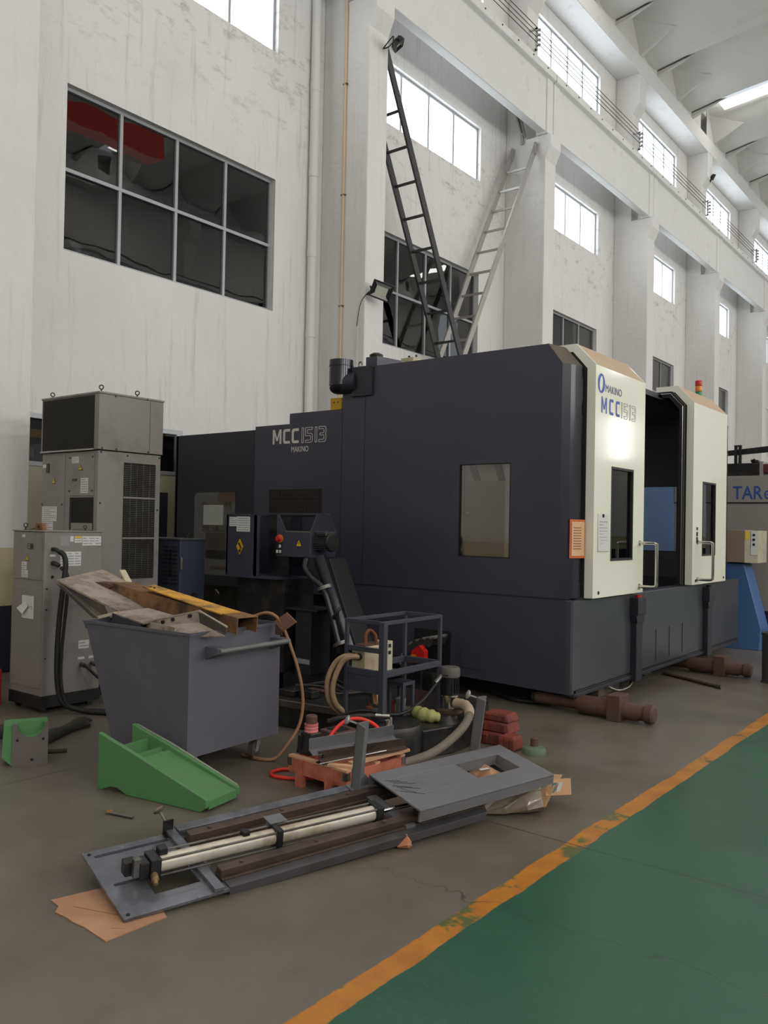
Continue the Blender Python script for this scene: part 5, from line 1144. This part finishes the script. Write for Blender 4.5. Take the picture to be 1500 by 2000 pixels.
slab('printed_strip', TEALS, pc, [(-2.185, 4.385, .10), (-2.175, 4.41, .10), (-2.163, 4.42, .158), (-2.175, 4.395, .158)], .003); slab('carton_flap', TAPE, pc, [(-2.20, 4.36, .09), (-2.10, 4.48, .09), (-2.13, 4.53, .165), (-2.23, 4.41, .165)], .004)
slab('tape', PAPER, pc, [(-2.17, 4.42, .10), (-2.155, 4.44, .10), (-2.14, 4.45, .158), (-2.155, 4.43, .158)], .003)
cd2 = thing('cardboard_scrap', 'crumpled cardboard showing inside the cover plate opening', 'cardboard', (-2.6, 4.3, 0))
crumple([((-2.66, 4.18, .05), (.02, .01, 0), 0, (0, 0, .02)), ((-2.60, 4.24, .12), (.05, -.05, 0), 0, (0, 0, .05)), ((-2.54, 4.30, .14), (.06, -.06, 0), 0, (0, 0, .055)), ((-2.50, 4.38, .12), (.04, -.04, 0), 0, (0, 0, .03))], 9, n=10, j=.014).build('scrap', TAPE, cd2)
slab('paper_strip', PAPER, cd2, [(-2.57, 4.24, .196), (-2.55, 4.23, .196), (-2.52, 4.28, .2), (-2.54, 4.29, .2)], .003)
cpp = thing('crumpled_paper', 'small crumpled ball of orange brown paper on the floor', 'paper', (-2.52, 3.4, 0))
crumple([((-2.56, 3.40, .01), (.015, -.01, 0), 0, (0, 0, .012)), ((-2.545, 3.405, .03), (.03, -.03, 0), 0, (0, 0, .03)), ((-2.515, 3.41, .02), (.02, -.035, 0), 0, (0, 0, .02)), ((-2.49, 3.425, .03), (.03, -.03, 0), 0, (0, 0, .03)), ((-2.47, 3.44, .012), (.012, -.012, 0), 0, (0, 0, .012))], 5, n=9, j=.009).build('paper', mat('kraft_paper', (186, 124, 92), .85, var=.15, scale=14), cpp)

# ------------------------------------------------------------------ wooden crate base with jack and offcuts
cm = Matrix.Translation((-3.655, 3.785, 0)) @ Matrix.Rotation(math.radians(-4), 4, 'Z')
cr_ = thing('wooden_crate', 'low reddish plywood crate base with metal corners', 'crate', mtx=cm)
CW, CD, z0, z1 = .50, .52, .075, .165
for (u0, u1, v0, v1) in ((0, CW, 0, .014), (0, CW, CD-.014, CD), (0, .014, .014, CD-.014), (CW-.014, CW, .014, CD-.014)): b = B(); b.box(u0, u1, v0, v1, z0, z1); b.build('side_board', WOODM, cr_)
b = B(); b.box(.014, CW-.014, .014, CD-.014, z0, z0+.012); b.build('bottom_board', WOODM, cr_)
for u in (.075, .33):
    for v in (-.012, CD-.03): b = B(); b.box(u, u+.06, v, v+.035, 0, z1); b.build('foot_post', WOODM, cr_)
for v in (.0, .25, .48): b = B(); b.box(.0, CW, v+.0, v+.04, z1, z1+.012); b.build('top_batten', WOODL, cr_)
for u in (0, CW): 
    for v in (0, CD):
        b = B(); b.box(u-.03 if u else -.003, u+.003 if u else .03, v-.003, v+.003 if not v else v+.003, z0+.04, z1-.005) ; b.box(u-.003, u+.003, v-.03 if v else -.003, v+.003 if v else .03, z0+.04, z1-.005); b.build('metal_corner', STEEL, cr_)
b = B(); b.hexa([(.36, -.02, z1+.012), (.50, .05, z1+.012), (.48, .09, z1+.012), (.34, .02, z1+.012), (.36, -.02, z1+.026), (.50, .05, z1+.026), (.48, .09, z1+.026), (.34, .02, z1+.026)]); b.build('loose_board', WOODL, cr_)
b = B(); b.bar((.43, .10, z1+.02), (.52, .52, z1+.045), .05, .015); b.build('loose_board', WOODL, cr_)
# screw jack
jk = thing('screw_jack', 'dark cast screw jack with a pinkish threaded collar on the crate', 'jack', (-3.60, 3.97, .177))
JX, JY, JZ = -3.575, 3.90, .178
b = B(); b.hexa([(JX-.075, JY-.06, JZ), (JX+.055, JY-.075, JZ), (JX+.07, JY+.05, JZ), (JX-.06, JY+.065, JZ), (JX-.045, JY-.045, JZ+.13), (JX+.045, JY-.05, JZ+.13), (JX+.05, JY+.04, JZ+.13), (JX-.04, JY+.045, JZ+.13)]); b.build('base', OILY, jk, bevel=.008)
xbox('side_pocket', BLACK, jk, JX-.05, JX-.02, JY-.068, JY-.05, JZ+.02, JZ+.11)
b = B(); b.lathe([(.043, .13), (.043, .14), (.04, .145), (.043, .15), (.043, .158), (.04, .163), (.043, .168), (.043, .182)], (JX, JY, JZ), (0, 0, 1), 20); b.build('thread_collar', PINKP, jk, smooth=True)
B().lathe([(.034, .182), (.036, .19), (.036, .225), (.030, .232), (.016, .23), (.012, .22), (0, .22)], (JX, JY, JZ), (0, 0, 1), 20).build('screw_head', RUSTP, jk, smooth=True)
# steel offcuts on the crate
for i, (p, q, a_, lab) in enumerate((((-3.42, 3.73, .235), (-3.16, 4.22, .275), .075, 'thick grey angle iron lying slantwise on the crate'), ((-3.36, 3.74, .20), (-3.08, 4.22, .235), .05, 'thin rusty angle iron under the grey one on the crate'))):
    o = thing('angle_iron', lab, 'steel angle', p); B().angle(p, q, a_, .006, (.25, 0, 1)).build('angle', PLATED if i == 0 else RAILM, o); q_ = Vector(p)+(Vector(q)-Vector(p))*.5; B().cyl(q_+Vector((0, 0, .003)), q_+Vector((0, 0, .008)), .006, n=8).build('hole', BLACK, o)
o = thing('support_bracket', 'small black bracket propping the angle irons on the crate', 'bracket', (-3.36, 3.77, .177)); xbox('stem', OILY, o, -3.385, -3.355, 3.765, 3.785, .178, .235); xbox('pad', OILY, o, -3.40, -3.335, 3.755, 3.795, .178, .185)
wr = thing('long_wrench', 'thin bright steel rod lying under the angle irons', 'rod', (-3.3, 3.75, .2)); B().cyl((-3.33, 3.71, .193), (-3.10, 4.05, .245), .004, n=8).build('rod', CHROME, wr); B().cyl((-3.318, 3.73, .178), (-3.318, 3.73, .197), .003, n=6).build('rod_foot', CHROME, wr)
bk = thing('cast_box_section', 'brown cast box section with a slot behind the crate', 'casting', (-3.75, 4.30, 0))
b = B(); b.hexa([(-3.88, 4.28, .0), (-3.66, 4.24, .0), (-3.60, 4.44, .0), (-3.82, 4.50, .0), (-3.86, 4.29, .21), (-3.68, 4.26, .21), (-3.63, 4.43, .22), (-3.80, 4.47, .22)]); b.build('body', RUSTP, bk, bevel=.008)
b = B(); b.hexa([(-3.82, 4.32, .213), (-3.70, 4.30, .213), (-3.67, 4.39, .218), (-3.78, 4.42, .218), (-3.82, 4.32, .217), (-3.70, 4.30, .217), (-3.67, 4.39, .222), (-3.78, 4.42, .222)]); b.build('slot', BLACK, bk)
rh = thing('red_air_hose', 'bright red air hose looping around the wooden crate', 'hose', (-3.7, 3.9, 0))
B().tube([(-3.80, 3.99, .012), (-3.86, 3.93, .012), (-3.86, 3.85, .012), (-3.80, 3.80, .012), (-3.70, 3.825, .012), (-3.6, 3.9, .014), (-3.5, 4.0, .03)], .0115, n=10).build('floor_loop', REDHOSE, rh, smooth=True)
B().tube([(-3.50, 3.96, .19), (-3.50, 3.99, .27), (-3.47, 4.06, .345), (-3.42, 4.12, .375), (-3.35, 4.17, .365), (-3.28, 4.2, .32), (-3.24, 4.22, .22), (-3.27, 4.36, .1), (-3.3, 4.36, .02)], .0115, n=10).build('upper_loop', REDHOSE, rh, smooth=True)
# red castings stacked by the tank
rcs = [((-3.235, 5.52, 0), (.40, .20, .085), 'lowest red oxide cast block in the stack beside the tank'), ((-3.19, 5.55, .086), (.27, .18, .075), 'middle red oxide cast block in the stack beside the tank'), ((-3.18, 5.56, .162), (.22, .17, .06), 'topmost red oxide cast block in the stack beside the tank'), ((-3.02, 5.42, 0), (.14, .14, .10), 'small red oxide cast block against the stack')]
for p, s_, lab in rcs:
    o = thing('cast_block', lab, 'casting', p, group='red oxide castings')
    x, y, z = p; b = B(); b.hexa([(x-s_[0]/2, y-s_[1]/2, z), (x+s_[0]/2, y-s_[1]/2, z), (x+s_[0]/2, y+s_[1]/2, z), (x-s_[0]/2, y+s_[1]/2, z), (x-s_[0]*.46, y-s_[1]*.44, z+s_[2]), (x+s_[0]*.40, y-s_[1]*.44, z+s_[2]), (x+s_[0]*.40, y+s_[1]*.44, z+s_[2]), (x-s_[0]*.46, y+s_[1]*.44, z+s_[2])]); b.build('block', REDCAST, o, bevel=.012)
    for k in (-1, 0, 1): xbox('rib', REDCAST, o, x+k*s_[0]*.3-.02, x+k*s_[0]*.3+.02, y-s_[1]*.52, y-s_[1]*.40, z+.005, z+s_[2]*.85, bevel=.006)
gf = thing('machine_foot', 'dusty green machine foot with an upright stud on the floor', 'foot', (-2.83, 5.42, 0))
B().lathe([(.085, 0), (.085, .03), (.075, .045), (.03, .055), (0, .055)], (-2.83, 5.42, 0), (0, 0, 1), 20).build('pad', mat('dusty_green', (96, 112, 92), .7, var=.12, scale=9), gf, smooth=True); B().lathe([(.028, .05), (.028, .11), (.02, .115), (0, .115)], (-2.83, 5.42, 0), (0, 0, 1), 14).build('stud', RUSTP, gf, smooth=True)

# ------------------------------------------------------------------ transport jacks under the machine
def tjack(yc, lab):
    o = thing('transport_jack', lab, 'jack', (-2.8, yc, 0), group='transport jacks')
    z = .085
    B().lathe([(.05, 0), (.05, .38), (.08, .42), (.08, .72), (.078, .74), (.072, .76), (.072, .93), (.062, .95), (.062, .98), (.078, 1.0), (.078, 1.055), (.06, 1.07), (0, 1.07)], (-3.56, yc, z), (1, 0, 0), 24).build('cylinder', RUSTP, o, smooth=True)
    b = B(); b.box(-2.87, -2.75, yc-.10, yc+.10, .0, .215); b.build('cradle_block', RUSTP, o, bevel=.006)
    B().cyl((-3.56, yc, z), (-3.60, yc, z), .045, n=16).build('tail_cap', OILY, o)
    return o
tjack(6.86, 'rust brown transport jack poking out under the near machine corner'); tjack(9.78, 'rust brown transport jack under the far end of the machine')
pb = thing('pry_bar', 'length of rusty bar lying on the floor by the far jack', 'bar', (-2.85, 9.3, 0)); B().cyl((-3.3, 9.35, .018), (-2.62, 8.95, .018), .018, n=10).build('bar', RUSTP, pb, smooth=True); B().cyl((-2.62, 8.95, .018), (-2.55, 8.91, .02), .024, n=10).build('tip', STEEL, pb)
ud = thing('drain_pan', 'low dark drain box standing on the floor under the machine edge', 'box', (-3.35, 7.9, 0)); xbox('box', DUSTYD, ud, -3.62, -3.3, 7.6, 8.1, 0, .10, bevel=.01); B().tube([(-3.3, 7.7, .12), (-3.22, 7.85, .05), (-3.2, 8.1, .06), (-3.25, 8.3, .13)], .014, n=8).build('hose', STEEL, ud, smooth=True)

# ------------------------------------------------------------------ second machine behind, with its operator console
m2 = thing('grey_machine', 'light grey machine with blue lettering and dark blue base behind', 'machine', (-3.6, 14.2, 0))
xbox('body', GREYB, m2, -4.46, -2.30, 13.0, 15.6, .46, 2.02, bevel=.01); xbox('sign_board', GREYB, m2, -4.46, -2.30, 12.985, 13.4, 2.03, 2.42, bevel=.006)
xbox('base', mat('deep_blue_paint', (40, 52, 80), .5), m2, -4.5, -2.3, 13.04, 15.6, 0, .46); xbox('blue_panel', mat('lightened_blue_enamel', (128, 158, 206), .4, var=.06), m2, -5.4, -4.46, 13.0, 15.4, 0, 2.6, bevel=.01)  # panel blue lightened in its colour to make up for the shade there
text('TAR', .275, mat('deep_blue_lettering', (52, 84, 150), .5), m2, (-3.60, 12.983, 2.078), '-y', sx=.80, bold=.003); text('e', .275, mat('deep_blue_lettering', (52, 84, 150), .5), m2, (-3.175, 12.983, 2.078), '-y', sx=.85)
text('E', .26, mat('dull_blue_lettering', (70, 84, 120), .5), m2, (-4.41, 12.983, 2.08), '-y'); text('H', .13, mat('dull_blue_lettering', (70, 84, 120), .5), m2, (-4.43, 12.998, 1.82), '-y')
xbox('joint_line', BLACK, m2, -4.46, -2.3, 12.99, 13.0, 2.018, 2.03)
xbox('top_unit', OILY, m2, -3.9, -3.24, 13.05, 13.6, 2.42, 2.61, bevel=.008); xbox('unit_edge', GREYB, m2, -3.25, -3.2, 13.05, 13.6, 2.42, 2.63); xbox('red_unit', mat('wine_red', (96, 40, 44), .5), m2, -3.2, -2.6, 13.05, 13.4, 2.47, 2.59)
B().hexa([(-3.9, 13.1, 2.72), (-2.6, 13.1, 2.80), (-2.6, 13.16, 2.80), (-3.9, 13.16, 2.72), (-3.9, 13.1, 2.79), (-2.6, 13.1, 2.90), (-2.6, 13.16, 2.90), (-3.9, 13.16, 2.79)]).build('crossbar', OILY, m2)
for x in (-3.59, -3.53): xbox('upright', OILY, m2, x-.02, x+.02, 13.07, 13.11, 2.42, 2.87)
xbox('upright_cap', OILY, m2, -3.61, -3.51, 13.06, 13.12, 2.86, 2.88); B().lathe([(.05, 0), (.06, .02), (.045, .05), (0, .06)], (-3.34, 13.2, 2.61), (0, 0, 1), 14).build('cap', OILY, m2, smooth=True)
B().cyl((-3.38, 13.1, 2.64), (-3.32, 13.1, 2.66), .02, n=10).build('valve', OILY, m2)
cs = thing('operator_console', 'beige push button console on a slanted blue pedestal', 'console', (-3.2, 12.1, 0))
b = B(); b.prism([(-3.46, 0), (-3.0, 0), (-2.985, .30), (-3.21, 1.16), (-3.44, 1.18)], 'y', 12.15, 12.55); b.build('pedestal', BLUEP, cs, bevel=.008)
xbox('console_box', mat('tan_console', (150, 132, 112), .6, var=.05), cs, -3.42, -3.185, 12.08, 12.6, 1.18, 1.625, bevel=.006)
B().prism([(-3.185, 12.08), (-3.03, 12.14), (-3.03, 12.60), (-3.185, 12.60)], 'z', 1.18, 1.62).build('console_face', PUMPB, cs)
B().prism([(-3.11, 12.106), (-3.035, 12.135), (-3.035, 12.13), (-3.11, 12.10)], 'z', 1.29, 1.61).build('button_panel', mat('pale_grey_panel', (206, 204, 200), .5), cs)
for z in (1.56, 1.495, 1.43): B().cyl((-3.075, 12.112, z), (-3.073, 12.10, z), .017, n=12).build('push_button', BLACK, cs)
B().prism([(-3.178, 12.0815), (-3.13, 12.10), (-3.13, 12.095), (-3.178, 12.077)], 'z', 1.5, 1.61).build('yellow_label', YEL, cs)
po_ = thing('steel_tube', 'dark grey upright steel tube standing near the aisle edge', 'tube', (-2.22, 9.75, 0)); B().lathe([(.13, 0), (.13, .5), (.137, .505), (.137, .53), (.12, .53), (.12, .2), (0, .2)], (-2.235, 9.70, 0), (0, 0, 1), 28).build('tube', mat('dull_steel_tube', (84, 82, 80), .4, .4, var=.12), po_, smooth=True); B().lathe([(.14, 0), (.14, .012), (.13, .012)], (-2.235, 9.70, 0), (0, 0, 1), 28).build('base_ring', DUSTYD, po_)
rdm = thing('red_container', 'red plastic container at the far left beside the grey chiller', 'container', (-7.1, 3.66, 0)); b = B(); b.box(-7.3, -6.93, 3.52, 3.70, 0.0, .33); b.build('body', mat('crimson_plastic', (176, 40, 52), .4), rdm, bevel=.03); B().cyl((-7.1, 3.6, .33), (-7.1, 3.6, .36), .03, n=14).build('cap', BLACKP, rdm)
yb_ = thing('yellow_hoist_box', 'small yellow steel box on top of the navy cover', 'box', (-6.2, 7.1, 2.83)); xbox('box', YELDK, yb_, -6.275, -6.11, 7.05, 7.25, 2.845, 3.0, bevel=.004); xbox('base_plate', YELDK, yb_, -6.31, -6.08, 7.0, 7.3, 2.826, 2.845); B().cyl((-6.31, 7.1, 2.835), (-6.38, 7.1, 2.83), .01, n=8).build('pin', RUSTP, yb_); 
for x in (-6.22, -6.16): B().cyl((x, 7.048, 2.95), (x, 7.052, 2.95), .009, n=8).build('hole', BLACK, yb_)
# ------------------------------------------------------------------ ladders
def ladder(name, lab, pT, pB, xs, ms, zs, sw, sd, rung_m, clamp=False):
    o = thing(name, lab, 'ladder', (xs[1], pB[0], 0))
    for x in xs: B().bar((x, pT[0], pT[1]), (x, pB[0], pB[1]), sd, sw, (0, 1, 0)).build('stringer', ms, o)
    for i in range(17):
        z = zs-.51*i
        if clamp and abs(z-4.68) < .1: continue      # rung lost where the ladders cross
        t = (pT[1]-z)/(pT[1]-pB[1]); y = pT[0]+(pB[0]-pT[0])*t
        B().bar((xs[0], y, z), (xs[1], y, z), .025, .045).build('rung', rung_m, o)
    if clamp:
        for x in xs: B().bar((x, pT[0]+.02, pT[1]+.12), (x, pT[0]-.05, pT[1]-.15), .05, .09, (0, 1, 0)).build('top_shoe', ms, o)
    return o
ladder('steel_ladder', 'dark steel ladder leaning on the near column behind the machine', (10.83, 9.52), (15.78, .0), (-8.6, -9.1), LADDERD, 8.62, .13, .04, LADDERD)
ladder('aluminium_ladder', 'pale aluminium ladder leaning on the next column behind the machine', (16.19, 9.78), (10.86, .0), (-8.66, -9.22), ALUL, 9.27, .12, .035, ALUL, True)
# ------------------------------------------------------------------ pipes and lamps on the wall
dp = thing('rain_pipe', 'white plastic rain pipe running down the wall beside the near column', 'pipe', (-9.34, 9.97, 0))
B().cyl((-9.34, 9.97, 0), (-9.34, 9.97, 14.08), .075, n=18).build('pipe', PVCW, dp, smooth=True)
for z in (1.5, 4.6, 5.9, 7.2, 8.6, 10.4): B().cyl((-9.34, 9.97, z), (-9.34, 9.97, z+.14), .082, n=18).build('pipe_socket', PVCW, dp, smooth=True)
cd_ = thing('electrical_conduit', 'thin cream conduit clipped to the side of the near column', 'conduit', (-8.93, 10.24, 0)); B().cyl((-8.925, 10.235, .0), (-8.925, 10.235, 14.0), .022, n=10).build('conduit', PVCO, cd_, smooth=True)
for z in (3.5, 5.1, 6.9, 8.7): xbox('clip', STEEL, cd_, -8.965, -8.885, 10.215, 10.26, z, z+.02)
cw = thing('lamp_cable_duct', 'narrow white cable duct under the near floodlight', 'conduit', (-8.58, 10.25, 3.2)); xbox('duct', PVCW, cw, -8.60, -8.575, 10.245, 10.26, .0, 4.75); xbox('clip', STEEL, cw, -8.61, -8.565, 10.24, 10.246, 4.0, 4.02)
def flood(name, lab, c, s, d, arm0, m_face, cable=None, roll=0.):
    """square LED floodlight: housing, rim, reflector, lens, yoke. d = facing direction"""
    c, d = Vector(c), Vector(d).normalized(); R = d.to_track_quat('-Y', 'Z').to_matrix().to_4x4(); mm = Matrix.Translation(c) @ R @ Matrix.Rotation(roll, 4, 'Y')
    o = thing(name, lab, 'floodlight', mtx=mm); iv = mm.inverted()
    b = B(); b.ringplate((-s, s, -s*.8, s*.8), (-s*.86, s*.86, -s*.66, s*.66), 'y', -.03, .02); b.build('rim', BLACKP, o, bevel=.006)
    b = B(); b.box(-s*.95, s*.95, .015, .05, -s*.75, s*.75)
    for i in range(7): b.box(-s*.8+i*s*.25, -s*.76+i*s*.25, .05, .08, -s*.7, s*.7)
    b.build('housing', BLACKP, o)
    b = B(); b.hexa([(-s*.86, -.02, -s*.66), (s*.86, -.02, -s*.66), (s*.55, .012, -s*.35), (-s*.55, .012, -s*.35), (-s*.86, -.02, -s*.655), (s*.86, -.02, -s*.655), (s*.55, .013, -s*.345), (-s*.55, .013, -s*.345)]); b.build('reflector', ALUL, o)
    b = B(); b.hexa([(-s*.86, -.02, s*.66), (s*.86, -.02, s*.66), (s*.55, .012, s*.35), (-s*.55, .012, s*.35), (-s*.86, -.02, s*.655), (s*.86, -.02, s*.655), (s*.55, .013, s*.345), (-s*.55, .013, s*.345)]); b.build('reflector', PAPERD, o)
    b = B(); b.box(-s*.55, s*.55, .008, .016, -s*.36, s*.36); b.build('led_board', LEDM, o)
    b = B(); a = iv @ Vector(arm0); b.tube([a, (a[0]*.6, .12, a[2]*.6), (-s*1.08, .05, 0), (-s*1.04, .0, 0)], .012, n=6, sub=3); b.tube([a, (-s*.5, .14, 0), (s*.6, .12, 0), (s*1.04, .03, 0)], .010, n=6, sub=3); b.build('yoke', BLACKP, o)
    if cable: b = B(); b.tube([iv @ Vector(p) for p in cable], .006, n=6); b.build('cable', BLACK, o)
    return o
flood('floodlight', 'square black floodlight on the near column above the machine', (-8.20, 10.36, 5.27), .17, (.66, -.72, -.36), (-8.45, 10.30, 5.24), None, [(-8.36, 10.26, 5.27), (-8.5, 10.22, 5.1), (-8.59, 10.235, 4.74)], roll=.32)
flood('floodlight', 'small dark floodlight high on the near column under the crane beam', (-8.15, 10.62, 9.27), .11, (.55, .5, -.75), (-8.45, 10.60, 9.30), None)
flood('floodlight', 'small dark lamp on the upper wall column in the distance', (-8.75, 28.7, 13.33), .16, (.6, .3, -.5), (-8.94, 28.45, 13.2), None)
flood('floodlight', 'small dark lamp on a far column beyond the second machine', (-8.30, 28.5, 4.4), .13, (.8, -.5, -.2), (-8.45, 28.5, 4.4), None)
# ------------------------------------------------------------------ trolley wires on insulators
for k in range(2, 7):
    yy = 16.37+6*(k-2); o = thing('insulator_bracket', 'trolley wire insulator bracket on upper column, number %s from the near end' % ('one', 'two', 'three', 'four', 'five', 'six')[k-1] if False else ('insulator bracket on the upper column above the near floodlight', 'insulator bracket on the upper column above the aluminium ladder', 'insulator bracket on the third upper column along the wall', 'insulator bracket on the fourth upper column along the wall', 'insulator bracket on the fifth upper column along the wall', 'insulator bracket on the farthest upper column')[k-1], 'insulator', (-8.85, yy, 12.0), group='trolley wire insulators')
    b = B(); b.box(-8.94, -8.74, yy-.02, yy+.02, 12.02, 12.06); b.box(-8.80, -8.76, yy-.02, yy+.02, 12.02, 12.52); b.box(-8.94, -8.76, yy-.02, yy+.02, 12.48, 12.52); b.build('bracket', ALUL, o)
    for i in range(4): B().lathe([(.015, -.06), (.03, -.05), (.03, -.03), (.018, -.01), (.035, .01), (.035, .03), (.015, .05)], (-8.72, yy, 12.12+i*.11), (1, 0, 0), 10).build('insulator', mat('porcelain_grey', (150, 146, 140), .3), o, smooth=True)
for i in range(4):
    o = B().cyl((-8.70, 4.4, 12.12+i*.11), (-8.70, 46.4, 12.12+i*.11), .008, n=6).build('trolley_wire', DUSTYD)
    tag(o, ('lowest', 'second lowest', 'second highest', 'highest')[i]+' dark trolley wire strung along the upper columns', 'wire', 'trolley wires along the upper wall')
# red hoist beam hung under the roof, seen mirrored in the windows
hb_ = thing('hoist_beam', 'red hoist beam hung under the roof, mirrored in the large window', 'hoist beam', (.8, 11.6, 11.7)); xbox('girder', CRANER, hb_, .55, 1.05, 8.0, 14.7, 11.75, 12.35)
for y in (8.6, 14.0): 
    for x in (.6, 1.0): B().cyl((x, y, 12.35), (x, y, 15.3), .02, n=8).build('hanger_rod', STEEL, hb_)
# bracket pieces tucked between beam and second column
br_ = thing('cable_clamp', 'bundle of pale steel straps on the second column under the beam', 'bracket', (-9.1, 16.2, 10.2))
for (p, q, r_) in (((-9.18, 16.22, 10.75), (-9.0, 16.2, 10.2), .035), ((-9.1, 16.24, 10.7), (-8.93, 16.22, 10.1), .03), ((-9.0, 16.2, 10.2), (-9.0, 16.22, 9.95), .03), ((-8.93, 16.22, 10.4), (-8.85, 16.24, 10.5), .03)): B().bar(p, q, r_*2, .03).build('strap', ALUL, br_)
